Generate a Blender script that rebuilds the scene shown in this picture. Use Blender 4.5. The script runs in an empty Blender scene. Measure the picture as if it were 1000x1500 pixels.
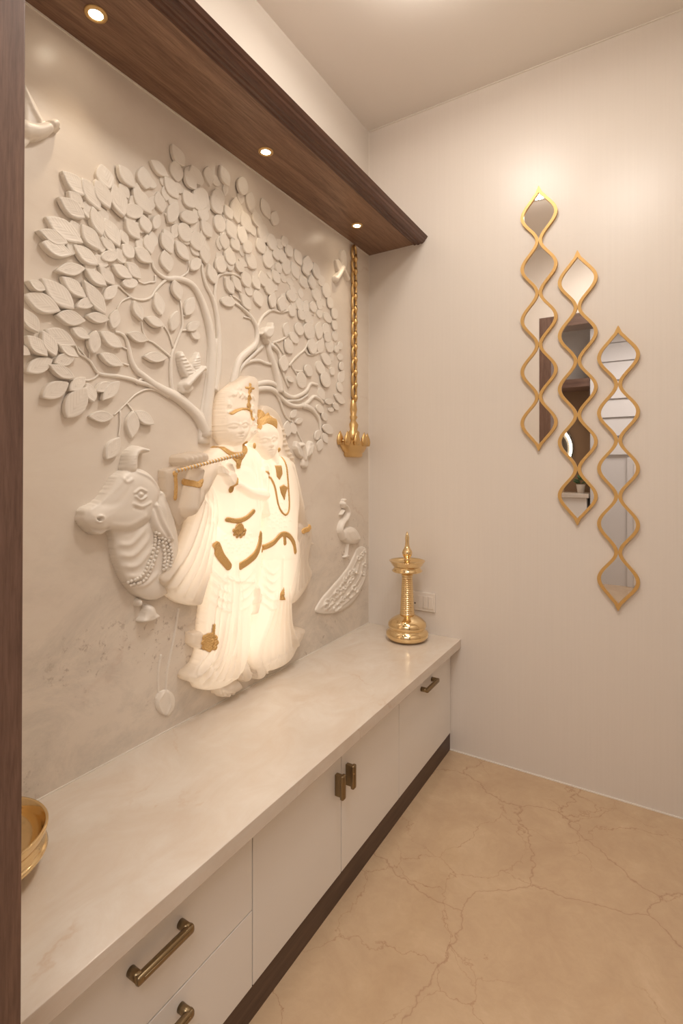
import bpy, bmesh, math, random
import numpy as np
from mathutils import Vector, Matrix
random.seed(7)
PI = math.pi
C = bpy.context.scene.collection
S = bpy.context.scene

# ------------------------------------------------------------------ camera
YAW = math.radians(31.6)
CAM = (1.134, 0.0, 1.19)
FPX, CX, HY = 750.0, 500.0, 686.0
cd = bpy.data.cameras.new('camera'); cam = bpy.data.objects.new('camera', cd); C.objects.link(cam)
cam.location = CAM; cam.rotation_euler = (PI/2, 0, YAW)
cd.sensor_fit = 'VERTICAL'; cd.sensor_height = 36.0; cd.lens = 36.0*FPX/1500.0
cd.shift_x = 0.0; cd.shift_y = -(750.0-HY)/1500.0
cd.clip_start = 0.01
S.camera = cam

# ------------------------------------------------------------------ world / exposure
w = bpy.data.worlds.new('world'); S.world = w; w.use_nodes = True
w.node_tree.nodes['Background'].inputs[0].default_value = (1.0, 0.93, 0.86, 1)
w.node_tree.nodes['Background'].inputs[1].default_value = 0.35
S.view_settings.view_transform = 'Standard'; S.view_settings.look = 'None'
S.view_settings.gamma = 1.0; S.view_settings.use_curve_mapping = False
S.view_settings.exposure = -0.08

def lamp(name, kind, loc, energy, color, rot=(0, 0, 0), **kw):
    l = bpy.data.lights.new(name, kind); l.energy = energy; l.color = color
    for k, v in kw.items(): setattr(l, k, v)
    o = bpy.data.objects.new(name, l); C.objects.link(o); o.location = loc; o.rotation_euler = rot
    return o
LX, LY = 0.60, 1.31
L2 = (1.02, 0.92)
WARM = (1.0, 0.80, 0.56); SOFT = (1.0, 0.93, 0.85)
lamp('ceiling_area_light', 'AREA', (LX, LY, 2.68), 5, SOFT, shape='DISK', size=0.29)
lamp('unseen_fill_light', 'AREA', (*L2, 2.70), 9.5, SOFT, shape='DISK', size=0.30)  # added lamp out of view, flat fill for marble wall and cabinet fronts
lamp('passage_light', 'AREA', (1.3, -0.75, 2.6), 30, (1.0, 0.93, 0.88), shape='RECTANGLE', size=1.2, size_y=0.8)

# ------------------------------------------------------------------ pixel -> place on a real plane
cy_, sy_ = math.cos(YAW), math.sin(YAW)
def on_x(px, py, d=0.0):
    """point of the plane x = d seen at this pixel of the photograph -> (y, z)"""
    u = (px-CX)/FPX
    dx = -sy_ + u*cy_; dy = cy_ + u*sy_
    t = (d-CAM[0])/dx
    return (dy*t, CAM[2] - (py-HY)/FPX*t)
def on_y(px, py, Y):
    u = (px-CX)/FPX
    dx = -sy_ + u*cy_; dy = cy_ + u*sy_
    t = Y/dy
    return (CAM[0]+dx*t, CAM[2] - (py-HY)/FPX*t)

# ------------------------------------------------------------------ materials
def mat(name, col=(.8, .8, .8), rough=.5, metal=0.0, coat=0.0):
    m = bpy.data.materials.new(name); m.use_nodes = True
    b = m.node_tree.nodes['Principled BSDF']
    b.inputs['Base Color'].default_value = (*col, 1); b.inputs['Roughness'].default_value = rough
    b.inputs['Metallic'].default_value = metal; b.inputs['Coat Weight'].default_value = coat
    return m
def N(m, t, **kw):
    n = m.node_tree.nodes.new(t)
    for k, v in kw.items():
        if hasattr(n, k): setattr(n, k, v)
        else: n.inputs[k].default_value = v
    return n
def L(m, a, b): m.node_tree.links.new(a, b)
def bsdf(m): return m.node_tree.nodes['Principled BSDF']
def ramp(m, src, stops):
    r = N(m, 'ShaderNodeValToRGB'); e = r.color_ramp.elements
    while len(e) < len(stops): e.new(0.5)
    for i, (p, c) in enumerate(stops):
        e[i].position = p; e[i].color = (*c, 1) if len(c) == 3 else c
    L(m, src, r.inputs[0]); return r
def mix(m, fac, a, b, mode='MIX'):
    n = N(m, 'ShaderNodeMix', data_type='RGBA', blend_type=mode)
    for s, v in ((0, fac), (6, a), (7, b)):
        if isinstance(v, (int, float)): n.inputs[s].default_value = v
        elif isinstance(v, tuple): n.inputs[s].default_value = (*v, 1)
        else: L(m, v, n.inputs[s])
    return n.outputs[2]
def coords(m, scale=(1, 1, 1), rot=(0, 0, 0), kind='geo'):
    if kind == 'geo': s = N(m, 'ShaderNodeNewGeometry').outputs['Position']
    else: s = N(m, 'ShaderNodeTexCoord').outputs[kind]
    mp = N(m, 'ShaderNodeMapping'); mp.inputs['Scale'].default_value = scale; mp.inputs['Rotation'].default_value = rot
    L(m, s, mp.inputs[0]); return mp.outputs[0]
def noise(m, vec, scale, detail=4, rough=.55, dist=0.0):
    n = N(m, 'ShaderNodeTexNoise'); n.inputs['Scale'].default_value = scale; n.inputs['Detail'].default_value = detail
    n.inputs['Roughness'].default_value = rough; n.inputs['Distortion'].default_value = dist
    L(m, vec, n.inputs['Vector']); return n
def bump(m, h, strength=.2, dist=.002):
    b = N(m, 'ShaderNodeBump'); b.inputs['Strength'].default_value = strength; b.inputs['Distance'].default_value = dist
    L(m, h, b.inputs['Height']); L(m, b.outputs[0], bsdf(m).inputs['Normal'])
def vein(m, vec, scale, width, dist_amt, seed=0.0):
    """thin crack-like lines: distance to warped voronoi edges"""
    n = noise(m, vec, scale*1.3, 6, .6)
    add = N(m, 'ShaderNodeVectorMath', operation='MULTIPLY_ADD')
    L(m, n.outputs['Color'], add.inputs[0]); add.inputs[1].default_value = (dist_amt,)*3; L(m, vec, add.inputs[2])
    off = N(m, 'ShaderNodeVectorMath', operation='ADD'); L(m, add.outputs[0], off.inputs[0]); off.inputs[1].default_value = (seed, seed*1.7, seed*.3)
    v = N(m, 'ShaderNodeTexVoronoi', feature='DISTANCE_TO_EDGE'); v.inputs['Scale'].default_value = scale
    L(m, off.outputs[0], v.inputs['Vector'])
    r = ramp(m, v.outputs['Distance'], [(0.0, (1, 1, 1)), (width, (0, 0, 0))])
    return r.outputs[0]

def marble(name, base, tint, veinc, veinamt=.5, rough=.25, scale=1.0, lower=False):
    m = mat(name, base, rough)
    v = coords(m, (1, 1, 1))
    cl = noise(m, v, 3.2*scale, 8, .6, .6)
    c = mix(m, ramp(m, cl.outputs[0], [(.35, (0, 0, 0)), (.7, (1, 1, 1))]).outputs[0], base, tint)
    v1 = vein(m, coords(m, (1, .8, 1), (.6, 0, .3)), 1.6*scale, .012, .42, 3.7); v2 = vein(m, v, 4.2*scale, .02, .30, 1.3)
    mk = ramp(m, noise(m, v, 2.1*scale, 4, .6).outputs[0], [(.50, (0, 0, 0)), (.68, (1, 1, 1))]).outputs[0]
    soft = ramp(m, noise(m, coords(m, (1, .6, 1.4), (.7, 0, 0)), 7*scale, 8, .7, .9).outputs[0], [(.38, (0, 0, 0)), (.68, (1, 1, 1))]).outputs[0]
    k0 = N(m, 'ShaderNodeMath', operation='MULTIPLY'); L(m, soft, k0.inputs[0]); k0.inputs[1].default_value = veinamt*.55
    c = mix(m, k0.outputs[0], c, tuple(.5*a+.5*b for a, b in zip(tint, veinc)))
    k1 = N(m, 'ShaderNodeMath', operation='MULTIPLY'); L(m, mix(m, 1.0, v1, mk, 'MULTIPLY'), k1.inputs[0]); k1.inputs[1].default_value = veinamt
    c = mix(m, k1.outputs[0], c, veinc)
    if lower:   # greyer clouding and broken brown specks in the lower part of the slab
        sep = N(m, 'ShaderNodeSeparateXYZ'); g = N(m, 'ShaderNodeNewGeometry'); L(m, g.outputs['Position'], sep.inputs[0])
        mr = N(m, 'ShaderNodeMapRange'); mr.inputs['From Min'].default_value = 1.15; mr.inputs['From Max'].default_value = .75
        L(m, sep.outputs[2], mr.inputs[0])
        bm = ramp(m, noise(m, coords(m, (1, .8, 1.2), (.6, 0, 0)), 4.5, 9, .75, .5).outputs[0], [(.46, (0, 0, 0)), (.75, (1, 1, 1))]).outputs[0]
        c = mix(m, mix(m, 1.0, mr.outputs[0], bm, 'MULTIPLY'), c, tuple(x*.66 for x in base))
        band = ramp(m, noise(m, coords(m, (1, .7, 1.6), (.5, 0, 0)), 2.6, 3, .5).outputs[0], [(.50, (0, 0, 0)), (.60, (1, 1, 1))]).outputs[0]
        dots = ramp(m, noise(m, v, 38, 6, .8, .4).outputs[0], [(.56, (0, 0, 0)), (.66, (1, 1, 1))]).outputs[0]
        kk = mix(m, 1.0, mix(m, 1.0, band, dots, 'MULTIPLY'), mr.outputs[0], 'MULTIPLY')
        k3 = N(m, 'ShaderNodeMath', operation='MULTIPLY'); L(m, kk, k3.inputs[0]); k3.inputs[1].default_value = .75
        c = mix(m, k3.outputs[0], c, (.30, .21, .15))
    L(m, c, bsdf(m).inputs['Base Color'])
    return m

M = {}
M['marble_wall'] = marble('marble_wall', (.83, .75, .655), (.78, .695, .60), (.58, .42, .33), .42, .32, 1.0, True)
M['relief'] = marble('relief_marble', (.89, .825, .74), (.86, .79, .70), (.55, .42, .35), .2, .38)
M['counter'] = marble('counter_marble', (.77, .70, .62), (.70, .62, .53), (.60, .41, .27), .95, .16, 1.4)

def leaf_mat():
    m = marble('leaf_marble', (.89, .825, .74), (.86, .79, .70), (.55, .42, .35), .15, .4)
    tc = N(m, 'ShaderNodeTexCoord'); sp = N(m, 'ShaderNodeSeparateXYZ'); L(m, tc.outputs['Object'], sp.inputs[0])
    ab = N(m, 'ShaderNodeMath', operation='ABSOLUTE'); L(m, sp.outputs[1], ab.inputs[0])
    a = N(m, 'ShaderNodeMath', operation='MULTIPLY_ADD'); L(m, ab.outputs[0], a.inputs[0]); a.inputs[1].default_value = .9; L(m, sp.outputs[0], a.inputs[2])
    s1 = N(m, 'ShaderNodeMath', operation='MULTIPLY'); L(m, a.outputs[0], s1.inputs[0]); s1.inputs[1].default_value = 44
    sn = N(m, 'ShaderNodeMath', operation='SINE'); L(m, s1.outputs[0], sn.inputs[0])
    bump(m, sn.outputs[0], .09, .0012)
    return m
M['leaf'] = leaf_mat()

def glow_marble(name='translucent_marble', skin=(.97, .90, .80)):
    """alabaster-like stone: reflects like marble and lets the light box behind it through, less where it is thicker"""
    m = mat(name, (.84, .76, .67), .42)
    nt = m.node_tree
    tr = N(m, 'ShaderNodeBsdfTranslucent'); tr.inputs[0].default_value = (*skin, 1)
    g = N(m, 'ShaderNodeNewGeometry'); sep = N(m, 'ShaderNodeSeparateXYZ'); L(m, g.outputs['Position'], sep.inputs[0])
    mr = N(m, 'ShaderNodeMapRange'); mr.inputs['From Min'].default_value = 0.015; mr.inputs['From Max'].default_value = 0.075
    mr.inputs['To Min'].default_value = .54; mr.inputs['To Max'].default_value = .36
    L(m, sep.outputs[0], mr.inputs[0])
    ms = N(m, 'ShaderNodeMixShader'); L(m, mr.outputs[0], ms.inputs[0])
    L(m, bsdf(m).outputs[0], ms.inputs[1]); L(m, tr.outputs[0], ms.inputs[2])
    L(m, ms.outputs[0], nt.nodes['Material Output'].inputs[0])
    return m
M['glow'] = glow_marble()

def gold_mat(name, col, rough=.3, b=0.0, scale=250):
    m = mat(name, col, rough, 1.0)
    if b:
        n = noise(m, coords(m), scale, 3)
        bump(m, n.outputs[0], b, .003)
    return m
M['gilt'] = gold_mat('gilded_paint', (.80, .50, .19), .42, .8, 220)
bsdf(M['gilt']).inputs['Metallic'].default_value = .15
M['brass'] = gold_mat('polished_brass', (.84, .64, .36), .12)
M['brass_dark'] = gold_mat('aged_brass', (.30, .225, .13), .33)
M['gilt_lamp'] = gold_mat('gilded_carving', (.72, .49, .22), .35, .3, 120)
M['frame_gold'] = mat('gold_frame', (.68, .41, .14), .38, .35)
M['mirror'] = mat('mirror_glass', (.90, .88, .86), .015, 1.0)

def wood(name, dark, light, axis, rough=.38):
    m = mat(name, light, rough)
    sc = {'y': (9, .55, 9), 'z': (9, 9, .55), 'x': (.55, 9, 9)}[axis]
    v = coords(m, sc)
    a = noise(m, v, 3.5, 8, .65, 1.2); b = noise(m, coords(m, tuple(s*4 for s in sc)), 9, 4, .7, .2)
    r = ramp(m, a.outputs[0], [(.30, dark), (.5, tuple((x+y)/2 for x, y in zip(dark, light))), (.68, light)])
    r2 = ramp(m, b.outputs[0], [(.35, (.62, .60, .58)), (.6, (1, 1, 1))])
    L(m, mix(m, .75, r.outputs[0], r2.outputs[0], 'MULTIPLY'), bsdf(m).inputs['Base Color'])
    bump(m, b.outputs[0], .15, .0006)
    return m
M['wood_y'] = wood('walnut_along', (.165, .080, .047), (.36, .215, .135), 'y')
M['wood_z'] = wood('walnut_upright', (.125, .066, .047), (.235, .135, .095), 'z', .45)
M['wood_x'] = wood('walnut_across', (.125, .066, .047), (.235, .135, .095), 'x', .45)
M['plinth'] = wood('walnut_plinth', (.070, .036, .022), (.125, .070, .045), 'y', .45)

def wall_paint():
    m = mat('pearl_wallpaper', (.80, .73, .665), .32)
    v = coords(m)
    n = noise(m, v, 34, 6, .7, .8)
    st = noise(m, coords(m, (60, 1, .8)), 3, 3)
    c = mix(m, ramp(m, st.outputs[0], [(.3, (0, 0, 0)), (.7, (1, 1, 1))]).outputs[0], (.80, .735, .67), (.785, .72, .655))
    L(m, c, bsdf(m).inputs['Base Color'])
    bump(m, n.outputs[0], .25, .0012)
    return m
M['wall'] = wall_paint()
M['ceiling'] = mat('ceiling_paint', (.88, .83, .77), .7)
M['upper'] = mat('cream_paint', (.77, .71, .64), .6)
M['seal'] = mat('white_sealant', (.85, .79, .71), .5)
M['cab'] = mat('matt_cream_laminate', (.88, .84, .79), .42)
M['cab_in'] = mat('cabinet_core', (.20, .17, .14), .7)
M['white'] = mat('white_plastic', (.80, .73, .66), .3)
M['black'] = mat('dark_hole', (.02, .02, .02), .6)
def floor_mat():
    m = mat('beige_marble_floor', (.6, .45, .32), .13)
    v = coords(m)
    cl = noise(m, v, 5, 8, .65, .7); fn = noise(m, v, 30, 8, .7, 1.0)
    c = ramp(m, cl.outputs[0], [(.3, (.54, .375, .235)), (.55, (.60, .43, .272)), (.75, (.67, .495, .322))]).outputs[0]
    c = mix(m, ramp(m, fn.outputs[0], [(.35, (.16, .16, .16)), (.6, (0, 0, 0))]).outputs[0], c, (.44, .29, .19))
    v1 = vein(m, v, 1.7, .0045, .30, 2.3); v2 = vein(m, v, 3.6, .006, .22, 5.1)
    msk = ramp(m, noise(m, v, 2.5, 3).outputs[0], [(.42, (0, 0, 0)), (.6, (1, 1, 1))]).outputs[0]
    c = mix(m, mix(m, 1.0, v2, msk, 'MULTIPLY'), c, (.43, .26, .15))
    k = N(m, 'ShaderNodeMath', operation='MULTIPLY'); L(m, v1, k.inputs[0]); k.inputs[1].default_value = .6
    c = mix(m, k.outputs[0], c, (.37, .21, .12))
    L(m, c, bsdf(m).inputs['Base Color'])
    return m
M['floor'] = floor_mat()
def emit(name, col, st):
    m = mat(name, col, .5); b = bsdf(m)
    b.inputs['Emission Color'].default_value = (*col, 1); b.inputs['Emission Strength'].default_value = st
    return m

# ------------------------------------------------------------------ object helpers
def link(name, me, m, parent=None, smooth=False, loc=None):
    o = bpy.data.objects.new(name, me); C.objects.link(o)
    if m and not me.materials: me.materials.append(m)
    if smooth:
        me.polygons.foreach_set('use_smooth', [True]*len(me.polygons))
    if parent:
        o.parent = parent; o.matrix_parent_inverse = Matrix.Translation(parent.location).inverted()
    if loc: o.location = loc
    return o
def thing(name, label, cat, loc=(0, 0, 0), group=None):
    o = bpy.data.objects.new(name, None); C.objects.link(o); o.location = loc; o.empty_display_size = .05
    o['label'] = label; o['category'] = cat
    if group: o['group'] = group
    return o
def tag(o, label=None, cat=None, group=None, kind=None):
    if label: o['label'] = label
    if cat: o['category'] = cat
    if group: o['group'] = group
    if kind: o['kind'] = kind
    return o
def obj(name, bm, m, parent=None, smooth=False):
    bmesh.ops.recalc_face_normals(bm, faces=bm.faces[:])
    me = bpy.data.meshes.new(name); bm.to_mesh(me); bm.free()
    return link(name, me, m, parent, smooth)
def box(bm, a, b, bev=0.0):
    x0, y0, z0 = a; x1, y1, z1 = b
    r = bmesh.ops.create_cube(bm, size=1.0)
    vs = r['verts']
    bmesh.ops.scale(bm, verts=vs, vec=(x1-x0, y1-y0, z1-z0)); bmesh.ops.translate(bm, verts=vs, vec=((x0+x1)/2, (y0+y1)/2, (z0+z1)/2))
    if bev:
        es = list({e for v in vs for e in v.link_edges})
        bmesh.ops.bevel(bm, geom=es, offset=bev, segments=2, affect='EDGES', profile=.6)
    return bm
def boxo(name, a, b, m, parent=None, bev=0.0):
    return obj(name, box(bmesh.new(), a, b, bev), m, parent)
def lathe(bm, prof, c, seg=48, sx=1.0, sy=1.0, cap=True):
    rings = []
    for r, z in prof:
        rings.append([bm.verts.new((c[0]+r*sx*math.cos(2*PI*i/seg), c[1]+r*sy*math.sin(2*PI*i/seg), c[2]+z)) for i in range(seg)])
    for a, b in zip(rings, rings[1:]):
        for i in range(seg):
            j = (i+1) % seg
            bm.faces.new((a[i], a[j], b[j], b[i]))
    if cap:
        bm.faces.new(rings[0][::-1]); bm.faces.new(rings[-1])
    return bm
def spline(pts, n=6, closed=False):
    """Catmull-Rom through the points (any dimension)"""
    P = [np.array(p, float) for p in pts]; out = []
    m = len(P)
    rng = range(m) if closed else range(m-1)
    for i in rng:
        p1, p2 = P[i], P[(i+1) % m]
        p0 = P[i-1] if (closed or i > 0) else 2*p1-p2
        p3 = P[(i+2) % m] if (closed or i+2 < m) else 2*p2-p1
        for k in range(n):
            t = k/n
            out.append(.5*((2*p1)+(-p0+p2)*t+(2*p0-5*p1+4*p2-p3)*t*t+(-p0+3*p1-3*p2+p3)*t**3))
    if not closed: out.append(P[-1])
    return np.array(out)
def sweep(bm, path, radii, seg=8, flat=1.0, cap=True):
    """tube along a 3D path; cross-section squashed along x by flat"""
    rings = []
    n = len(path)
    for i in range(n):
        p = Vector(path[i]); a = Vector(path[max(i-1, 0)]); b = Vector(path[min(i+1, n-1)])
        t = (b-a).normalized()
        up = Vector((1, 0, 0)) if abs(t.x) < .9 else Vector((0, 0, 1))
        s = t.cross(up).normalized(); u = s.cross(t).normalized()
        r = radii[i] if hasattr(radii, '__len__') else radii
        rings.append([bm.verts.new(p + s*(r*math.cos(2*PI*k/seg)) + u*(r*flat*math.sin(2*PI*k/seg))) for k in range(seg)])
    for a, b in zip(rings, rings[1:]):
        for k in range(seg):
            j = (k+1) % seg; bm.faces.new((a[k], a[j], b[j], b[k]))
    if cap:
        bm.faces.new(rings[0][::-1]); bm.faces.new(rings[-1])
    return bm

# ------------------------------------------------------------------ the setting
YB, YF, H_CEIL = 2.085, 0.318, 2.747      # mirror wall, doorway wall face, ceiling
XR = 1.62
ZC = 0.4755                               # worktop top
def struct(name, a, b, m, bev=0.0):
    return tag(boxo(name, a, b, m, None, bev), kind='structure')
struct('floor', (-.3, -2.4, -.06), (3.2, YB+.1, 0), M['floor'])
struct('ceiling', (-.3, YF-.16, H_CEIL), (XR+.2, YB+.1, H_CEIL+.08), M['ceiling'])
# mirror wall: wallpaper lengths meeting at fine joints
wb = struct('wall_back', (-.3, YB+.004, 0), (XR+.2, YB+.1, H_CEIL), M['wall'])
for k, (z0, z1) in enumerate(((0, .62), (.62, 1.46), (1.46, 2.06), (2.06, H_CEIL))):
    p = boxo('wallpaper_panel', (-.02, YB, z0+.00015), (XR, YB+.006, z1), M['wall'], wb)
struct('wall_right', (XR, YF-.16, 0), (XR+.12, YB+.1, H_CEIL), M['wall'])
struct('wall_upper', (-.12, YF-.1, 2.2), (0.0, YB+.02, H_CEIL), M['upper'])
# wall with the doorway
wf = struct('wall_front', (-.12, YF-.16, 0), (.4229, YF, H_CEIL), M['wall'])
boxo('wall_header', (.423, YF-.16, 2.2551), (XR, YF, H_CEIL), M['wall'], wf)
boxo('wall_pier', (1.5801, YF-.16, 0), (XR, YF, 2.255), M['wall'], wf)
df = tag(boxo('trim_1', (.4231, YF-.17, 0), (.498, YF+.001, 2.255), M['wood_z'], None, .002), kind='structure')
# the jamb's foot stands a little further out than its head, as its edge leans in the photograph
for v in df.data.vertices:
    if v.co.x > .46: v.co.x += (1.19-v.co.z)*-.0085-.0015
boxo('jamb_right', (1.50, YF-.17, 0), (1.58, YF, 2.255), M['wood_z'], df, .002)
boxo('door_head', (.499, YF-.17, 2.175), (1.4995, YF+.001, 2.2549), M['wood_x'], df, .002)
for n, (a, b) in enumerate((((-.002, YB-.004, H_CEIL-.004), (XR, YB+.002, H_CEIL+.001)),
                            ((.385, YB-.004, 0), (XR, YB+.002, .004)),
                            ((-.001, YB-.003, ZC), (.003, YB+.001, H_CEIL)),
                            ((-.001, YF, ZC-.001), (.003, YB, ZC+.003)),
                            ((-.001, YF, 2.170), (.003, YB, 2.174)))):
    struct('trim_%d' % (n+2), a, b, M['seal'])

# ------------------------------------------------------------------ relief sculptor: height fields over the marble wall
def dist_poly(Y, Z, P, closed):
    d2 = np.full(Y.shape, 1e9); 
    n = len(P); rng = n if closed else n-1
    tt = np.zeros(Y.shape)
    for i in range(rng):
        a = P[i]; b = P[(i+1) % n]; e = b-a; l2 = float(e@e)+1e-12
        t = np.clip(((Y-a[0])*e[0]+(Z-a[1])*e[1])/l2, 0, 1)
        q = (Y-a[0]-t*e[0])**2+(Z-a[1]-t*e[1])**2
        k = q < d2; d2 = np.where(k, q, d2); tt = np.where(k, (i+t)/max(rng, 1), tt)
    return np.sqrt(d2), tt
def inside(Y, Z, P):
    r = np.zeros(Y.shape, bool); n = len(P)
    for i in range(n):
        a = P[i]; b = P[(i+1) % n]
        if abs(a[1]-b[1]) < 1e-12: continue
        c = ((a[1] > Z) != (b[1] > Z)) & (Y < (b[0]-a[0])*(Z-a[1])/(b[1]-a[1])+a[0])
        r ^= c
    return r
class Relief:
    def __init__(s, box_px, res=.0025, d=.04):
        ys, zs = [], []
        for x in (box_px[0], box_px[2]):
            for y in (box_px[1], box_px[3]):
                for dd in (0, d):
                    a, b = on_x(x, y, dd); ys.append(a); zs.append(b)
        s.res = res; s.y0 = min(ys); s.z0 = min(zs)
        ny = int((max(ys)-s.y0)/res)+2; nz = int((max(zs)-s.z0)/res)+2
        s.Y, s.Z = np.meshgrid(s.y0+np.arange(ny)*res, s.z0+np.arange(nz)*res, indexing='ij')
        s.H = np.full(s.Y.shape, -.005); s.lab = np.zeros(s.Y.shape, int)
    def sample(s, y, z):
        i = min(max((y-s.y0)/s.res, 0), s.Y.shape[0]-1.001); j = min(max((z-s.z0)/s.res, 0), s.Y.shape[1]-1.001)
        a, b = int(i), int(j); f, g = i-a, j-b; H = s.H
        return float(H[a, b]*(1-f)*(1-g)+H[a+1, b]*f*(1-g)+H[a, b+1]*(1-f)*g+H[a+1, b+1]*f*g)
    def px(s, pts, d=None, fix=False):
        out = []; hs = []
        for p in pts:
            if d is not None: out.append(on_x(p[0], p[1], d)); continue
            # first point of the sculpted surface met along the line of sight
            h = .11; y, z = on_x(p[0], p[1], 0)
            while h > 0:
                a, b = on_x(p[0], p[1], h)
                if s.sample(a, b) >= h: y, z = a, b; break
                h -= .0015
            out.append((y, z)); hs.append(max(h, 0))
        if hs and fix:      # a piece stays on one surface: points falling through a gap beside it keep its usual height
            md = float(np.median(hs))
            for i, (p, h) in enumerate(zip(pts, hs)):
                if abs(h-md) > .010: out[i] = on_x(p[0], p[1], md)
        return np.array(out)
    def win(s, P, m):
        i0 = max(int((P[:, 0].min()-m-s.y0)/s.res), 0); i1 = max(int((P[:, 0].max()+m-s.y0)/s.res)+2, i0+1)
        j0 = max(int((P[:, 1].min()-m-s.z0)/s.res), 0); j1 = max(int((P[:, 1].max()+m-s.z0)/s.res)+2, j0+1)
        return slice(i0, i1), slice(j0, j1)
    def poly(s, pts, h0, h1, w, lab=None, d=None, smooth=True, add=False, sharp=.5):
        """dome over a closed outline: edge height h0, crown h1 reached w inside the edge"""
        dd = d if d is not None else h0+.3*(h1-h0)
        P = s.px(pts, dd)
        if smooth: P = spline(P, 4, True)
        W = s.win(P, .004); Y, Z = s.Y[W], s.Z[W]
        D, _ = dist_poly(Y, Z, P, True); ins = inside(Y, Z, P)
        t = np.clip(D/w, 0, 1); f = (1-(1-t)**2)**sharp
        h = h0+(h1-h0)*f
        if add:
            s.H[W] += np.where(ins, (h1)*np.clip(D/w, 0, 1)**.8, 0); return
        up = ins & (h > s.H[W])
        s.H[W] = np.where(up, h, s.H[W])
        if lab is not None: s.lab[W] = np.where(up, lab, s.lab[W])
    def stroke(s, pts, r, h, lab=None, d=None, mode='add', n=5, taper=None, base=None, fade=False):
        """ridge (mode add, h may be negative: groove) or a limb on its own base (mode max)"""
        P0 = s.px(pts, d); P = spline(P0, n) if len(pts) > 2 else P0
        rr = r if taper is None else max(r, taper)
        W = s.win(P, rr*2.2); Y, Z = s.Y[W], s.Z[W]
        if Y.size == 0: return
        D, t = dist_poly(Y, Z, P, False)
        R = r if taper is None else r+(taper-r)*t
        if mode == 'add':
            k = np.clip(np.minimum(t, 1-t)*5, 0, 1) if fade else 1.0
            s.H[W] += np.where(s.H[W] > 0, h*k*np.exp(-(D/R)**2*1.6), 0)
        else:
            q = np.clip(1-(D/R)**2, 0, 1)
            b0 = (base or 0)
            v = np.where(D < R, b0+(h-b0)*np.sqrt(q), -1)
            up = v > s.H[W]
            s.H[W] = np.where(up, v, s.H[W])
            if lab is not None: s.lab[W] = np.where(up, lab, s.lab[W])
    def folds(s, A, B, n, r, h, d=None, groove=.6):
        """n drapery ridges blended from guide line A to guide line B, with grooves between"""
        A = spline(s.px(A, d), 5); B = spline(s.px(B, d), 5)
        ta = np.linspace(0, 1, 16)
        f = lambda Q: np.stack([np.interp(ta, np.linspace(0, 1, len(Q)), Q[:, k]) for k in (0, 1)], 1)
        A, B = f(A), f(B)
        for i in range(2*n-1):
            u = i/(2*n-2) if n > 1 else 0
            P = A*(1-u)+B*u
            W = s.win(P, r*2.2); Y, Z = s.Y[W], s.Z[W]
            D, t = dist_poly(Y, Z, P, False)
            amp = h if i % 2 == 0 else -h*groove
            s.H[W] += np.where(s.H[W] > .004, amp*np.exp(-(D/r)**2*1.6)*np.clip(t*6, .15, 1), 0)
    def smooth(s, k=1):
        for _ in range(k):
            H = s.H; m = H > 0
            A = H.copy(); A[1:-1, 1:-1] = (H[1:-1, 1:-1]*4+H[:-2, 1:-1]+H[2:, 1:-1]+H[1:-1, :-2]+H[1:-1, 2:])/8
            s.H = np.where(m, np.maximum(A, .0005), H)
    def mesh(s, name, lab, m, parent):
        """quads of the cells carrying this label (all labels when None), as one mesh"""
        H = s.H; pos = H > 0
        cell = pos[:-1, :-1] | pos[1:, :-1] | pos[:-1, 1:] | pos[1:, 1:]
        if lab is not None:
            lb = np.maximum.reduce([np.where(pos, s.lab, 0)[:-1, :-1], np.where(pos, s.lab, 0)[1:, :-1],
                                    np.where(pos, s.lab, 0)[:-1, 1:], np.where(pos, s.lab, 0)[1:, 1:]])
            cell &= (lb == lab)
        I, J = np.nonzero(cell)
        if len(I) == 0: return None
        nz = H.shape[1]
        q = np.stack([I*nz+J, (I+1)*nz+J, (I+1)*nz+J+1, I*nz+J+1], 1)
        u, inv = np.unique(q, return_inverse=True); inv = inv.reshape(q.shape)
        co = np.stack([H.ravel()[u], s.Y.ravel()[u], s.Z.ravel()[u]], 1)
        return grid_mesh(name, co, inv, m, parent)
def grid_mesh(name, co, quads, m, parent):
    me = bpy.data.meshes.new(name)
    me.vertices.add(len(co)); me.vertices.foreach_set('co', co.ravel())
    me.loops.add(quads.size); me.loops.foreach_set('vertex_index', quads.ravel().astype(np.int32))
    me.polygons.add(len(quads)); me.polygons.foreach_set('loop_start', np.arange(0, quads.size, 4, dtype=np.int32))
    me.update(calc_edges=True); me.validate()
    return link(name, me, m, parent, True)
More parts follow.
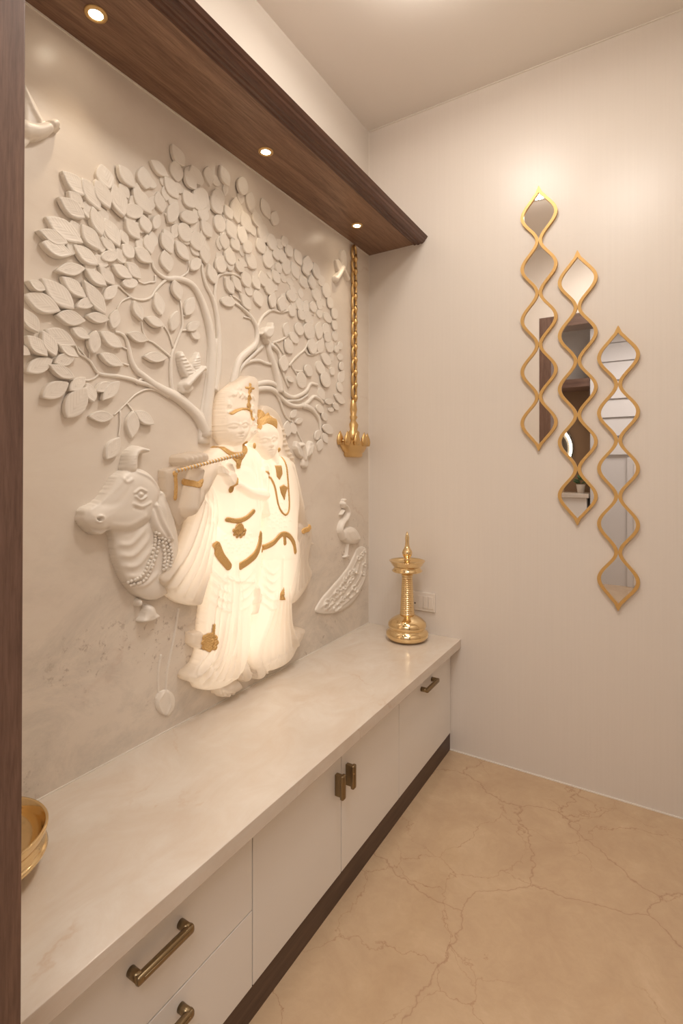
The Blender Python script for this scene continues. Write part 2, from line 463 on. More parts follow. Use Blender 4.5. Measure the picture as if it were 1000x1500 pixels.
def gild(R, name, parent, shapes, h=.0035, res=.0014, label=None, m=None):
    """raised gilt piece lying on the sculpted surface; shapes: ('line', pts, halfwidth) | ('area', pts) | ('dot', p, r)"""
    SH = []
    for sh in shapes:
        if sh[0] == 'line': P = R.px(sh[1], fix=True); SH.append(('l', spline(P, 5) if len(P) > 2 else P, sh[2]))
        elif sh[0] == 'area': SH.append(('a', R.px(sh[1], fix=True), 0))
        else: SH.append(('l', np.repeat(R.px([sh[1]]), 2, 0)+np.array([[0, 0], [1e-5, 0]]), sh[2]))
    allp = np.concatenate([p for _, p, _ in SH]); mg = max([r for _, _, r in SH]+[0])+.004
    y0, z0 = allp.min(0)-mg; y1, z1 = allp.max(0)+mg
    Y, Z = np.meshgrid(np.arange(y0, y1, res), np.arange(z0, z1, res), indexing='ij')
    sd = np.full(Y.shape, -1.0)
    for k, P, r in SH:
        if k == 'l': D, _ = dist_poly(Y, Z, P, False); sd = np.maximum(sd, r-D)
        else:
            D, _ = dist_poly(Y, Z, P, True); sd = np.maximum(sd, np.where(inside(Y, Z, P), D, -D))
    fi = np.clip((Y-R.y0)/R.res, 0, R.Y.shape[0]-1.001); fj = np.clip((Z-R.z0)/R.res, 0, R.Y.shape[1]-1.001)
    a, b = fi.astype(int), fj.astype(int); f, g = fi-a, fj-b
    B = R.H[a, b]*(1-f)*(1-g)+R.H[a+1, b]*f*(1-g)+R.H[a, b+1]*(1-f)*g+R.H[a+1, b+1]*f*g
    orn = .0014*np.sin(Y*900)*np.sin(Z*900)
    t = np.clip(sd/.003, 0, 1)
    Hh = B+np.where(sd > 0, h*(1-(1-t)**2)**.5+orn*t, -.0022)
    pos = sd > 0
    cell = pos[:-1, :-1] | pos[1:, :-1] | pos[:-1, 1:] | pos[1:, 1:]
    I, J = np.nonzero(cell)
    if len(I) == 0: return None
    nz = Y.shape[1]; q = np.stack([I*nz+J, (I+1)*nz+J, (I+1)*nz+J+1, I*nz+J+1], 1)
    u, inv = np.unique(q, return_inverse=True); inv = inv.reshape(q.shape)
    o = grid_mesh(name, np.stack([Hh.ravel()[u], Y.ravel()[u], Z.ravel()[u]], 1), inv, m or M['gilt'], parent)
    if label: o['label'] = label
    return o

# ================================================================== the couple in backlit marble
FIG = Relief((222, 545, 468, 1030), .0021, .07)
MB, MH, MD, MS, FB, FD, FV, FS, MF, FF, SL, MT_, FT = 1, 2, 3, 4, 5, 6, 7, 8, 9, 10, 11, 12, 13   # male body, hair, dhoti, shawl; female body, dress, veil, hair
f = FIG
# --- stone slab edge and cloth behind the playing arm
f.poly([(240, 689), (262, 682), (300, 676), (303, 700), (288, 745), (262, 772), (250, 752), (242, 730)], .022, .030, .02, MS, smooth=False)
# shawl falling from the raised arm, flaring at the hem
f.poly([(300, 705), (318, 712), (322, 740), (316, 780), (309, 832), (300, 868), (294, 887), (268, 884), (248, 868), (233, 847),
        (252, 828), (268, 802), (280, 770), (290, 735)], .030, .046, .045, MS)
f.folds([(300, 715), (292, 760), (272, 810), (240, 852)], [(316, 735), (314, 780), (306, 835), (291, 882)], 5, .009, .009)
# lower garment with flared left hem
f.poly([(318, 770), (340, 764), (378, 765), (384, 790), (382, 830), (376, 862), (368, 900), (367, 945), (360, 975), (350, 992), (330, 1006),
        (310, 1012), (296, 1010), (290, 1002), (276, 997), (275, 988), (289, 974), (297, 952), (300, 915), (306, 860), (310, 800)], .030, .056, .06, MD)
f.folds([(340, 835), (330, 900), (315, 960), (285, 992)], [(352, 835), (352, 910), (350, 960), (345, 992)], 6, .009, .011)
f.folds([(320, 850), (312, 900), (306, 950), (282, 985)], [(338, 840), (334, 900), (325, 950), (305, 1003)], 4, .008, .007)
for k in range(4):      # swags across the hips and thighs
    y = 846+k*14
    f.stroke([(306-k*.5, y-16), (314, y-4), (326, y+5), (340, y+8)], .0055, .006, fade=True)
    f.stroke([(350, y+6), (360, y+1), (368, y-8), (374, y-20)], .0055, .006, fade=True)
# centre sash with a knot at its end
f.stroke([(346, 822), (347, 860), (345, 900), (341, 960)], .010, .009)
f.stroke([(330, 845), (350, 852), (372, 852)], .006, .007)
f.stroke([(374, 862), (374, 880)], .014, .070, MD, .05, 'max', base=.03)
f.stroke([(380, 872), (374, 896)], .010, .062, MD, .05, 'max', base=.03)
# stub of the flower cloth at the left of the legs
f.poly([(281, 928), (298, 925), (302, 950), (296, 953), (281, 944)], .026, .034, .012, MS, smooth=False)
# --- torso, bare chest tapering to the waist
f.poly([(303, 674), (316, 659), (334, 652), (362, 652), (380, 664), (387, 690), (386, 725), (382, 765), (378, 792), (350, 800), (322, 790),
        (318, 765), (314, 735), (306, 705)], .030, .062, .06, MB)
f.poly([(320, 690), (338, 684), (344, 704), (334, 722), (321, 716)], 0, .004, .015, add=True, d=.06)
f.poly([(350, 684), (368, 688), (374, 712), (360, 724), (349, 708)], 0, .004, .015, add=True, d=.06)
f.stroke([(346, 684), (347, 745)], .006, -.003)
# neck
f.stroke([(349, 640), (349, 668)], .021, .066, MB, .055, 'max', base=.03)
# cloth over the left shoulder and side
f.folds([(366, 664), (374, 700), (378, 745)], [(384, 676), (386, 710), (384, 745)], 3, .006, .004)
# playing arm: shoulder to elbow, elbow up to the wrist
f.stroke([(314, 680), (298, 715), (283, 745)], .030, .066, MB, .05, 'max', taper=.023, base=.02)
f.stroke([(280, 744), (284, 715), (290, 690)], .026, .074, MB, .05, 'max', taper=.014, base=.02)
# fingers of the playing hand over the flute
f.poly([(271, 668), (286, 664), (302, 662), (304, 676), (290, 682), (273, 681)], .03, .072, .012, MB, d=.06)
for k in range(5):
    f.stroke([(273+k*6.4, 665+k*-.3), (275+k*6.4, 681-k*.9)], .0052, .0075, MB, .07)
    f.stroke([(276.2+k*6.4, 664), (278.2+k*6.4, 681-k*.9)], .0025, -.006, MB, .07)
# left arm across the waist, hand raised to the flute
f.stroke([(382, 690), (388, 712), (384, 728)], .026, .062, MB, .05, 'max', base=.02)
f.stroke([(386, 726), (366, 722), (347, 711)], .024, .082, MB, .06, 'max', taper=.016, base=.02)
f.poly([(329, 698), (334, 688), (344, 689), (348, 700), (346, 714), (336, 712)], .03, .086, .014, MB, d=.075)
for k in range(4):
    f.stroke([(344-k*2.2, 703-k*3.6), (333-k*1.0, 696-k*3.4), (327-k*.2, 692-k*3.0)], .0046, .086-k*.002, MB, .078, 'max', base=.05)
f.stroke([(343, 690), (339, 680)], .005, .084, MB, .078, 'max', base=.05)
# shawl sleeve hollow beside the elbow
f.stroke([(303, 722), (311, 738), (313, 758)], .012, -.008)
f.folds([(302, 714), (304, 742), (302, 765)], [(314, 722), (318, 745), (318, 765)], 4, .004, .003)
# --- head of the flute player
f.poly([(330, 576), (343, 564), (358, 552), (368, 550), (376, 556), (378, 580), (376, 605), (374, 630), (368, 644), (357, 652), (338, 652),
        (327, 641), (323, 622), (325, 596)], .030, .058, .035, MH)
random.seed(3)
for k in range(34):
    a = random.uniform(.9, 1.9)*PI if k % 2 else random.uniform(-.2, 1.1)*PI
    x = 350+random.uniform(17, 24)*math.cos(a); y = 608+random.uniform(26, 48)*math.sin(a)*-.9
    if 333 < x < 369 and y > 596: x = random.choice((328, 330, 371, 373))
    f.stroke([(x-3, y+2), (x, y-3), (x+3, y+2)], .004, .005)
f.poly([(334, 612), (338, 602), (349, 598), (361, 601), (367, 610), (368, 626), (364, 641), (356, 652), (350, 654), (343, 651), (336, 640), (333, 626)],
       .045, .084, .040, MB, d=.066)
def face(f, c, w, h, tilt, d, lab):
    """brows, closed-lidded eyes, nose, lips and chin, in pixels about the face's middle"""
    ct, st = math.cos(tilt), math.sin(tilt)
    T = lambda x, y: (c[0]+x*w*ct-y*h*st, c[1]+x*w*st+y*h*ct)
    for s_ in (-1, 1):
        e = T(s_*.42, -.10)
        f.stroke([T(s_*.66, -.08), T(s_*.42, -.02), T(s_*.18, -.08)], .0085, -.004, lab, d)
        f.stroke([T(s_*.60, -.10), T(s_*.42, -.16), T(s_*.22, -.10)], .0028, .0030, lab, d)
        f.stroke([T(s_*.60, -.09), T(s_*.42, -.03), T(s_*.22, -.08)], .0028, .0028, lab, d)
        f.stroke([T(s_*.46, -.09), T(s_*.38, -.09)], .0035, .0035, lab, d)
        f.stroke([T(s_*.72, -.22), T(s_*.42, -.33), T(s_*.14, -.24)], .0028, .0028, lab, d)
        f.stroke([T(s_*.13, .20), T(s_*.15, .23)], .004, .004, lab, d)
        f.stroke([T(s_*.55, .22), T(s_*.50, .30)], .012, .003, lab, d)
    f.stroke([T(0, -.22), T(0, .0), T(.0, .20)], .0045, .007, lab, d, taper=.0065)
    f.stroke([T(0, .17), T(0, .22)], .006, .006, lab, d)
    f.stroke([T(-.26, .46), T(-.10, .41), T(0, .43), T(.10, .41), T(.26, .46)], .003, .0042, lab, d)
    f.stroke([T(-.24, .48), T(0, .49), T(.24, .48)], .0018, -.0035, lab, d)
    f.stroke([T(-.18, .53), T(0, .56), T(.18, .53)], .0035, .0044, lab, d)
    f.stroke([T(-.1, .78), T(.1, .78)], .009, .004, lab, d)
face(f, (352, 627), 17, 26, -.06, .082, MB)
f.stroke([(334, 622), (333, 634)], .005, .060, MB, .055, 'max', base=.04)      # ear
# --- feet of the flute player
f.poly([(316, 1006), (326, 1000), (342, 994), (351, 1000), (351, 1008), (345, 1013), (334, 1017), (322, 1015)], .014, .046, .02, MF)
for k, (x, y) in enumerate(((322, 1015), (328, 1018), (334.5, 1018), (341, 1015), (347, 1010))):
    f.stroke([(x-1, y-6), (x, y)], .0085-.0008*abs(k-3.4)*.4, .040, MF, .03, 'max', base=.012)
for (a, b, n) in (((356, 976), (360, 990), 4),):
    f.stroke([a, b], .026 if n == 5 else .020, .052, MT_, .03, 'max', base=.012)
    for k in range(n):
        x = b[0]-9+k*(20/n)
        f.stroke([(x, b[1]-2+k*-.9), (x+1, b[1]+4-k*1.7)], .0068-k*.0005, .044, MT_, .03, 'max', base=.010)
# --- the woman
# veil behind the head and down the far side
f.poly([(378, 606), (386, 594), (398, 597), (408, 607), (414, 622), (418, 640), (424, 660), (431, 676), (422, 690), (380, 690), (374, 650), (374, 620)],
       .018, .030, .02, FV)
for (x, y) in ((413, 630), (416, 637), (415, 645), (418, 652), (421, 659), (424, 666), (427, 671)):
    f.stroke([(x-3, y), (x+2, y-1)], .0048, .007)
f.poly([(386, 676), (396, 670), (412, 668), (424, 672), (434, 694), (438, 724), (436, 760), (434, 800), (430, 830), (388, 830), (384, 790), (386, 740), (384, 700)],
       .022, .052, .05, FB)
f.poly([(384, 790), (400, 782), (420, 780), (436, 790), (438, 830), (432, 862), (426, 886), (428, 918), (444, 920), (443, 934), (436, 947), (424, 969),
        (404, 981), (384, 984), (370, 975), (364, 950), (367, 900), (376, 860), (384, 820)], .024, .050, .05, FD)
f.folds([(406, 862), (398, 900), (384, 940), (376, 975)], [(424, 862), (424, 900), (430, 930), (434, 945)], 6, .008, .011)
for k in range(5):
    y = 836+k*13
    f.stroke([(384-k*.6, y-12), (390, y-1), (400, y+4), (409-k*.4, y-6)], .005, .006, fade=True)
f.stroke([(414, 818), (413, 870)], .006, .006)
# dress hem scallops
for (x, y) in ((378, 980), (390, 984), (402, 980), (414, 975), (424, 966), (434, 948), (440, 930)):
    f.stroke([(x-1, y-12), (x+1, y-3)], .010, .006)
# arm on the far side with its long sleeve
f.stroke([(424, 684), (433, 720), (440, 752), (447, 785)], .026, .050, FB, .03, 'max', taper=.018, base=.012)
f.poly([(434, 770), (452, 764), (455, 790), (450, 820), (456, 838), (449, 858), (434, 880), (422, 884), (420, 860), (430, 820)], .020, .044, .03, SL)
f.folds([(440, 775), (436, 825), (424, 880)], [(452, 775), (448, 815), (452, 850)], 4, .005, .004)
f.stroke([(449, 797), (457, 796)], .005, .03, SL, .02, 'max', base=.01)
# near arm, bent to the waist
f.stroke([(388, 684), (387, 720), (390, 752)], .019, .060, FB, .045, 'max', taper=.016, base=.02)
f.folds([(388, 676), (386, 710), (386, 760)], [(396, 676), (394, 710), (392, 760)], 2, .004, .003)
# neck, head, hair
f.stroke([(400, 650), (404, 676)], .019, .052, FB, .04, 'max', base=.02)
f.poly([(376, 640), (377, 620), (388, 608), (402, 612), (411, 628), (413, 648), (408, 664), (396, 668), (384, 660)], .022, .046, .025, FS)
f.poly([(378, 636), (381, 625), (391, 620), (402, 623), (408, 634), (409, 650), (406, 662), (401, 671), (396, 673), (389, 667), (382, 654)],
       .036, .070, .036, FB, d=.052)
face(f, (395, 648), 14, 24, -.16, .066, FB)
# --- her feet
f.stroke([(380, 974), (382, 986)], .022, .046, FT, .03, 'max', base=.012)
for k in range(5):
    f.stroke([(374+k*4, 985-k*.6), (375+k*4, 991-k*1.4)], .006, .038, FT, .03, 'max', base=.01)
# embroidery on both garments
for k in range(40):
    a = k*2.4; r = 3+k*.45
    x = 347+r*math.cos(a)*1.2; y = 795+r*math.sin(a)
    f.stroke([(x-1.5, y), (x, y-1.5), (x+1.5, y)], .0022, .0022)
for k in range(26):
    a = k*2.4; r = 3+k*.6
    x = 408+r*math.cos(a)*1.1; y = 760+r*math.sin(a)*1.4
    f.stroke([(x-1.5, y), (x, y-1.5), (x+1.5, y)], .0022, .002)
f.smooth(1)

yb, zb = on_x(335, 1015, .03)
man = thing('flute_player_relief', 'backlit white marble relief of a standing flute player with gilded crown and belts', 'sculpture', (0, yb, ZC), )
man_body = f.mesh('body', MB, M['glow'], man)
f.mesh('hair', MH, M['glow'], man); f.mesh('lower_garment', MD, M['glow'], man); f.mesh('shawl', MS, M['glow'], man); f.mesh('foot', MF, M['glow'], man); f.mesh('foot', MT_, M['glow'], man)
yw, zw = on_x(385, 985, .03)
wom = thing('crowned_woman_relief', 'backlit white marble relief of a crowned woman in long dress beside the flute player', 'sculpture', (0, yw, ZC))
f.mesh('body', FB, M['glow'], wom); f.mesh('dress', FD, M['glow'], wom); f.mesh('veil', FV, M['glow'], wom); f.mesh('hair', FS, M['glow'], wom); f.mesh('sleeve', SL, M['glow'], wom); f.mesh('foot', FT, M['glow'], wom)

g = lambda n, sh, p=man, **k: gild(f, n, p, sh, **k)
g('headband', [('line', [(338, 606), (347, 601), (358, 599), (366, 602), (370, 615)], .0035)])
g('crown_spike', [('line', [(366, 563), (365, 580), (364, 600)], .0045), ('line', [(360, 568), (371, 569)], .0035), ('dot', (364, 594), .009),
                  ('dot', (366, 572), .007), ('dot', (364, 584), .006)])
g('necklace', [('line', [(326, 648), (332, 661), (346, 667), (358, 661), (361, 650)], .0085)])
g('pendant', [('area', [(337, 669), (347, 672), (359, 666), (353, 675), (351, 686), (347, 687), (345, 677)])])
g('bracelet', [('line', [(342, 717), (346, 703)], .010)])
g('bangle', [('line', [(284, 706), (290, 710), (296, 706)], .0085)])
g('waist_belt', [('line', [(333, 761), (346, 763), (360, 759), (371, 749)], .0072)])
g('buckle', [('dot', (350, 775), .019)]+[('dot', (350+8*math.cos(a*PI/5), 777+9*math.sin(a*PI/5)), .006) for a in range(6)])
g('hip_belt', [('line', [(316, 799), (323, 815), (334, 829)], .0125), ('line', [(352, 829), (363, 822), (374, 811), (380, 795), (381, 783)], .0115)])
g('flower_tassel', [('line', [(314, 916), (312, 930)], .0045), ('dot', (307, 941), .012)]+[('dot', (307+9*math.cos(a*PI/4), 941+10*math.sin(a*PI/4)), .008) for a in range(8)])
g('hanging_tassel', [('line', [(256, 693), (257, 712), (256, 730)], .0055), ('dot', (256, 694), .008)], m=M['gilt'])
g('crown', [('area', [(376, 630), (375, 613), (380, 601), (383, 608), (387, 598), (391, 607), (396, 604), (399, 612), (404, 613), (405, 628), (399, 623), (391, 620), (383, 623)])], wom)
bm = bmesh.new(); bmesh.ops.create_uvsphere(bm, u_segments=12, v_segments=8, radius=.0065)
bmesh.ops.scale(bm, verts=bm.verts[:], vec=(.8, .8, 1.5)); ey, ez = on_x(374, 653, .058); bmesh.ops.translate(bm, verts=bm.verts[:], vec=(.054, ey, ez))
obj('earring', bm, M['gilt'], wom, True)
g('earring', [('dot', (408, 659), .008)], wom)
g('long_necklace', [('line', [(390, 691), (396, 700), (402, 714), (408, 742), (417, 754), (423, 745), (422, 715), (420, 690), (418, 670)], .0032)], wom)
g('pendant', [('area', [(402, 682), (411, 682), (413, 694), (409, 703), (405, 698)])], wom)
g('pendant', [('area', [(409, 713), (415, 710), (421, 714), (418, 722), (416, 733), (411, 722)])], wom)
g('waist_belt', [('line', [(387, 806), (400, 795), (409, 785), (416, 782), (424, 786), (430, 796), (432, 808)], .0085), ('line', [(416, 783), (417, 796)], .007)], wom)
g('armband', [('line', [(444, 778), (453, 772)], .010)], wom)
g('dress_tassel', [('area', [(415, 860), (409, 879), (418, 879)])], wom)

# the flute, a twisted rod with gilt turns
fl = thing('flute', 'thin marble flute wound with gold bands held by the relief player', 'flute', (0.08, on_x(300, 680, .08)[0], on_x(300, 680, .08)[1]))
A = on_x(258, 690, .075); B = on_x(354, 665, .100)
pa, pb = Vector((.075, *A)), Vector((.100, *B))
obj('flute_rod', sweep(bmesh.new(), [pa, pb], [.0045, .0045], 10), M['relief'], fl, True)
me = None
nb = 22
for k in range(nb):
    c = pa.lerp(pb, (k+.5)/nb); dv = (pb-pa).normalized()*.0021
    if me is None:
        b0 = sweep(bmesh.new(), [-dv+Vector((0, 0, -.0014)), dv+Vector((0, 0, .0014))], [.0054, .0054], 8)
        o = obj('gold_band', b0, M['gilt'], fl, True); me = o.data
    else:
        o = link('gold_band', me, None, fl)
    o.location = c

# ------------------------------------------------------------------ marble wall with the light-box opening behind the couple
hole_px = [(338, 580), (352, 566), (366, 566), (370, 590), (369, 618), (380, 622), (391, 608), (402, 618), (408, 640), (410, 664), (422, 682), (428, 720), (430, 770),
           (430, 820), (432, 858), (420, 872), (421, 910), (424, 940), (412, 962), (388, 970), (368, 962), (352, 980), (328, 994), (304, 996), (292, 986),
           (303, 958), (308, 915), (313, 860), (314, 800), (304, 832), (296, 860), (282, 872), (262, 868), (248, 850), (268, 828), (284, 800), (296, 765), (304, 735),
           (310, 705), (316, 678), (330, 662), (340, 650), (334, 630), (331, 605)]
hp = [on_x(x, y, 0.040) for x, y in hole_px]
bm = bmesh.new()
outer = [(YF-.02, ZC-.04), (YB, ZC-.04), (YB, 2.2), (YF-.02, 2.2)]
def loop(pts, x): 
    vs = [bm.verts.new((x, y, z)) for y, z in pts]
    return vs, [bm.edges.new((vs[i], vs[(i+1) % len(vs)])) for i in range(len(vs))]
ov, oe = loop(outer, 0.0); hv, he = loop(hp, 0.0)
bmesh.ops.triangle_fill(bm, use_beauty=True, edges=oe+he)
bv = [bm.verts.new((-.03, v.co.y, v.co.z)) for v in hv]
for i in range(len(hv)):
    j = (i+1) % len(hv); bm.faces.new((hv[i], hv[j], bv[j], bv[i]))
me = bpy.data.meshes.new('wall_left'); bm.normal_update()
for fc in bm.faces:
    if len(fc.verts) == 3 and fc.normal.x < 0: fc.normal_flip()
bm.to_mesh(me); bm.free()
wl = tag(link('wall_left', me, M['marble_wall']), kind='structure')
boxo('wall_backing', (-.14, YF-.1, 0), (-.031, YB+.02, 2.2), M['upper'], wl)
if min(FIG.sample(y, z) for y, z in hp) < .006: print('HOLE', [(p, round(FIG.sample(*q), 3)) for p, q in zip(hole_px, hp) if FIG.sample(*q) < .006])
# the luminous sheet in the opening
bm = bmesh.new(); vs = [bm.verts.new((-.024, y, z)) for y, z in hp]; fc = bm.faces.new(vs); bm.normal_update()
if fc.normal.x < 0: fc.normal_flip()
bmesh.ops.triangulate(bm, faces=bm.faces[:])
me = bpy.data.meshes.new('light_panel'); bm.to_mesh(me); bm.free()
lp = link('light_panel', me, emit('light_panel', (1.0, .92, .81), 1.7))
tag(lp, 'warm light sheet set in the wall behind the marble couple', 'light')

# ================================================================== the tree
tree = thing('tree_relief', 'spreading tree with many leaves carved in cream marble on the left wall', 'relief', (0, on_x(320, 640)[0], on_x(320, 640)[1]))
def leaf_mesh(k):
    """pointed leaf, 1 long and 1 wide: upright rim, bevelled shoulder, hollowed blade, raised midrib"""
    n = 11; P = []
    pw, sk = [(.90, .0), (.85, .10), (.98, -.06), (.75, .08), (.52, .0)][k]
    for i in range(n+1):
        t = i/n; wdt = .5*(math.sin(PI*t**(1+sk)))**pw
        P.append((t-.5, wdt))
    out = P+[(x, -y) for x, y in P[-2:0:-1]]
    me_v, fcs = [], []
    def ring(s, z): 
        i0 = len(me_v)
        for x, y in out: me_v.append((x*s, y*s, z))
        return i0
    m_ = len(out)
    r = [ring(1.0, -.15), ring(1.0, .72), ring(.92, 1.0), ring(.80, .97), ring(.45, .95)]
    for a, b in zip(r, r[1:]):
        for i in range(m_):
            j = (i+1) % m_; fcs.append((a+i, a+j, b+j, b+i))
    # blade closed to a raised midrib
    c0 = len(me_v)
    for i in range(n+1): me_v.append((P[i][0]*.45, 0, .99))
    for i in range(n):
        fcs.append((r[4]+i, r[4]+i+1, c0+i+1, c0+i))
        lo = lambda q: r[4]+(0 if q == 0 else (n if q == n else m_-q))
        fcs.append((c0+i, c0+i+1, lo(i+1), lo(i)))
    me = bpy.data.meshes.new('leaf'); me.from_pydata(me_v, [], fcs); me.update()
    b = bmesh.new(); b.from_mesh(me); bmesh.ops.remove_doubles(b, verts=b.verts[:], dist=1e-5); bmesh.ops.recalc_face_normals(b, faces=b.faces[:])
    b.to_mesh(me); b.free()
    me.materials.append(M['leaf']); me.polygons.foreach_set('use_smooth', [True]*len(me.polygons))
    return me
LM = [leaf_mesh(k) for k in range(5)]
leaves = '''91 250 128 287 45|100 279 123 305 50|86 288 125 319 45|68 317 122 357 42|56 337 100 356 45|140 262 162 306 45|149 240 160 278 62|135 302 150 346 42
120 328 146 366 48|154 318 176 363 42|119 260 148 308 40|166 270 182 318 42|147 348 170 368 45|61 355 106 374 50|108 358 143 389 44|148 378 173 372 75
82 396 125 393 50|126 394 156 419 45|146 389 168 417 45|62 407 109 453 45|40 411 66 425 55|36 431 89 456 50|90 405 127 437 42|123 410 156 460 36
111 450 143 438 55|83 461 126 470 55|127 462 160 468 50|172 453 166 482 58|172 418 153 439 65|33 450 57 487 50|105 480 132 497 50|166 388 194 408 50
39 491 70 522 52|67 482 112 506 50|63 484 82 523 48|141 484 137 518 58|146 486 180 509 50|146 518 181 536 46|87 505 115 524 45|78 526 38 545 58
80 531 109 523 70|72 534 110 554 44|101 560 62 582 62|126 553 102 573 62|127 567 99 612 66|129 561 137 590 60|140 573 164 561 62|176 558 149 587 48
167 610 131 610 52|196 602 194 642 50|198 602 226 622 52|176 640 156 673 55|20 505 45 520 55|173 241 198 275 45|209 243 215 277 62|221 234 247 259 42
253 210 270 244 42|257 234 261 266 60|241 258 262 291 46|196 275 222 314 44|231 280 238 311 52|181 309 210 309 85|271 248 288 278 50|280 241 292 270 60
261 296 247 326 62|265 318 291 318 85|269 277 285 305 55|289 276 300 306 80|165 269 186 314 42|184 320 205 350 50|209 314 218 342 60|233 314 226 336 60
261 330 281 350 80|240 335 254 360 50|197 362 224 385 50|180 357 196 378 70|216 343 222 373 52|238 340 253 372 46|241 366 249 399 55|258 352 277 382 46
185 383 207 408 50|180 416 202 414 80|295 380 279 394 80|256 410 265 440 48|230 428 237 462 48|197 440 209 470 44|213 465 241 477 50|260 455 252 485 50
284 435 273 462 58|292 471 276 484 68|279 483 293 496 68|187 488 218 498 50|212 522 246 524 50|305 243 308 273 50|323 241 336 273 42|349 263 363 281 90
369 281 366 308 58|384 290 396 321 38|404 309 402 330 62|378 332 394 350 92|312 280 328 300 85|310 286 325 314 50|314 318 330 336 85|345 288 350 327 50
354 308 367 340 46|374 308 380 334 52|333 321 345 351 50|357 331 354 357 62|328 341 330 365 62|296 321 310 348 50|285 278 303 304 88|290 305 306 320 85
285 338 295 368 75|299 358 303 387 52|306 386 316 416 46|318 378 330 398 80|330 368 345 385 80|337 376 337 397 62|345 385 358 396 75|358 352 368 370 75
360 370 376 393 60|378 348 387 372 52|401 344 396 364 90|386 372 400 388 92|330 405 343 431 42|341 403 354 428 38|356 396 366 421 60|345 443 324 440 75
354 430 368 454 46|372 404 380 425 55|388 412 402 427 90|402 428 398 451 52|375 424 383 450 52|383 396 388 420 52|400 395 410 415 52|420 381 419 402 70
428 383 437 409 44|451 374 452 398 58|432 364 442 389 42|459 384 469 410 42|457 402 459 424 52|441 402 447 422 52|427 424 429 442 80|415 434 412 456 60
457 425 470 437 90|473 418 484 432 90|480 436 488 450 70|434 440 445 452 90|450 440 446 460 60|458 441 460 458 60|424 448 432 462 78|445 458 457 470 90
438 454 446 468 60|467 452 469 466 60|474 460 486 470 75|487 452 494 466 70|421 472 418 493 52|440 473 438 491 78|455 474 452 496 80|469 471 466 497 52
474 475 482 490 75|487 470 494 482 70|424 489 438 500 75|418 497 429 517 68|459 495 457 519 62|471 498 467 517 62|478 500 488 513 88|492 506 495 516 80
498 518 499 528 85|471 519 485 533 68|503 531 498 541 75|463 532 476 545 82|489 538 485 549 70|479 545 476 567 75|505 543 496 560 60|494 562 502 572 85
447 537 458 548 90|436 547 448 566 75|421 554 431 557 85|418 520 415 544 60|468 568 475 586 55|490 578 506 590 60|477 588 488 588 85|463 596 475 602 88
481 600 489 600 90|488 592 497 598 88|435 600 426 612 60|444 614 433 619 68|422 616 421 640 52|427 619 433 636 60|469 630 462 644 60|473 625 489 632 80
474 634 480 649 52|471 643 467 661 52|472 606 480 614 88|403 360 408 382 55|411 364 416 386 55|420 358 428 376 60|414 345 420 362 70|405 385 412 400 60
446 385 452 404 55|468 402 474 420 55|464 440 472 452 70|476 486 484 500 70|488 486 494 498 75|497 500 500 512 70|330 300 340 322 50|340 345 350 368 55'''
def put_leaf(x1, y1, x2, y2, w, lift=0.0):
    right = min(max((x1-40)/460.0, 0), 1)
    th = .0150-.0100*right**.8+random.uniform(0, .0015)
    d = lift+th*.8
    a = Vector(on_x(x1, y1, d)); b = Vector(on_x(x2, y2, d))
    c = (a+b)/2; e = (b-a); ln = e.length
    if ln < 1e-4: return
    u = Vector((0, e.x, e.y)).normalized(); n = Vector((1, 0, 0)); v = n.cross(u)
    n2 = (n+u*random.uniform(-.06, .06)+v*random.uniform(-.07, .07)).normalized()
    v = n2.cross(u).normalized(); u = v.cross(n2).normalized()
    k = 4 if w > 70 else (3 if w > 57 else random.choice((0, 1, 2)))
    o = bpy.data.objects.new('leaf', LM[k]); C.objects.link(o)
    # width: the picture's width, measured back on the wall
    pl = math.hypot(x2-x1, y2-y1); qx, qy = -(y2-y1)/pl, (x2-x1)/pl
    mx, my = (x1+x2)/2, (y1+y2)/2; hw_ = pl*w/200.0
    q0 = on_x(mx-qx*hw_, my-qy*hw_, d); q1 = on_x(mx+qx*hw_, my+qy*hw_, d)
    wd = abs((q1[0]-q0[0])*v.y+(q1[1]-q0[1])*v.z)*.93
    mt = Matrix(((u.x*ln, v.x*wd, n2.x*th, lift), (u.y*ln, v.y*wd, n2.y*th, c.x), (u.z*ln, v.z*wd, n2.z*th, c.y), (0, 0, 0, 1)))
    o.parent = tree; o.matrix_parent_inverse = Matrix.Translation(tree.location).inverted(); o.matrix_basis = mt
random.seed(11)
nl = 0
mids = []
for ch in leaves.replace('\n', '|').split('|'):
    v = [float(t) for t in ch.split()]
    # the foreshortened wall: widths given from the picture grow a little towards the corner
    put_leaf(*v, lift=.0004+.0018*((nl*7) % 3)); nl += 1
    mids.append(((v[0]+v[2])/2, (v[1]+v[3])/2))
# lower layer of the dense crown, seen in the gaps between the named leaves
crown = np.array([(100, 290), (150, 262), (215, 260), (262, 250), (320, 262), (370, 300), (400, 345), (440, 385), (470, 430), (492, 470), (498, 560), (478, 560),
                  (470, 500), (440, 462), (402, 440), (372, 440), (345, 395), (300, 372), (262, 360), (225, 352), (190, 375), (160, 400), (120, 390), (90, 350)], float)
tries = 0
low = []
while nl < 285 and tries < 4000:
    tries += 1
    x, y = random.uniform(80, 505), random.uniform(250, 570)
    if not inside(np.array([x]), np.array([y]), crown)[0]: continue
    s_ = 26-15*(x-80)/420
    if any((x-a)**2+(y-b)**2 < (s_*.42)**2 for a, b in mids) or any((x-a)**2+(y-b)**2 < (s_*.8)**2 for a, b in low): continue
    low.append((x, y)); a = random.uniform(.15, .65)*PI
    put_leaf(x-s_*.55*math.cos(a), y-s_*.6*math.sin(a), x+s_*.55*math.cos(a), y+s_*.6*math.sin(a), random.choice((48, 55, 62)), -.004); nl += 1

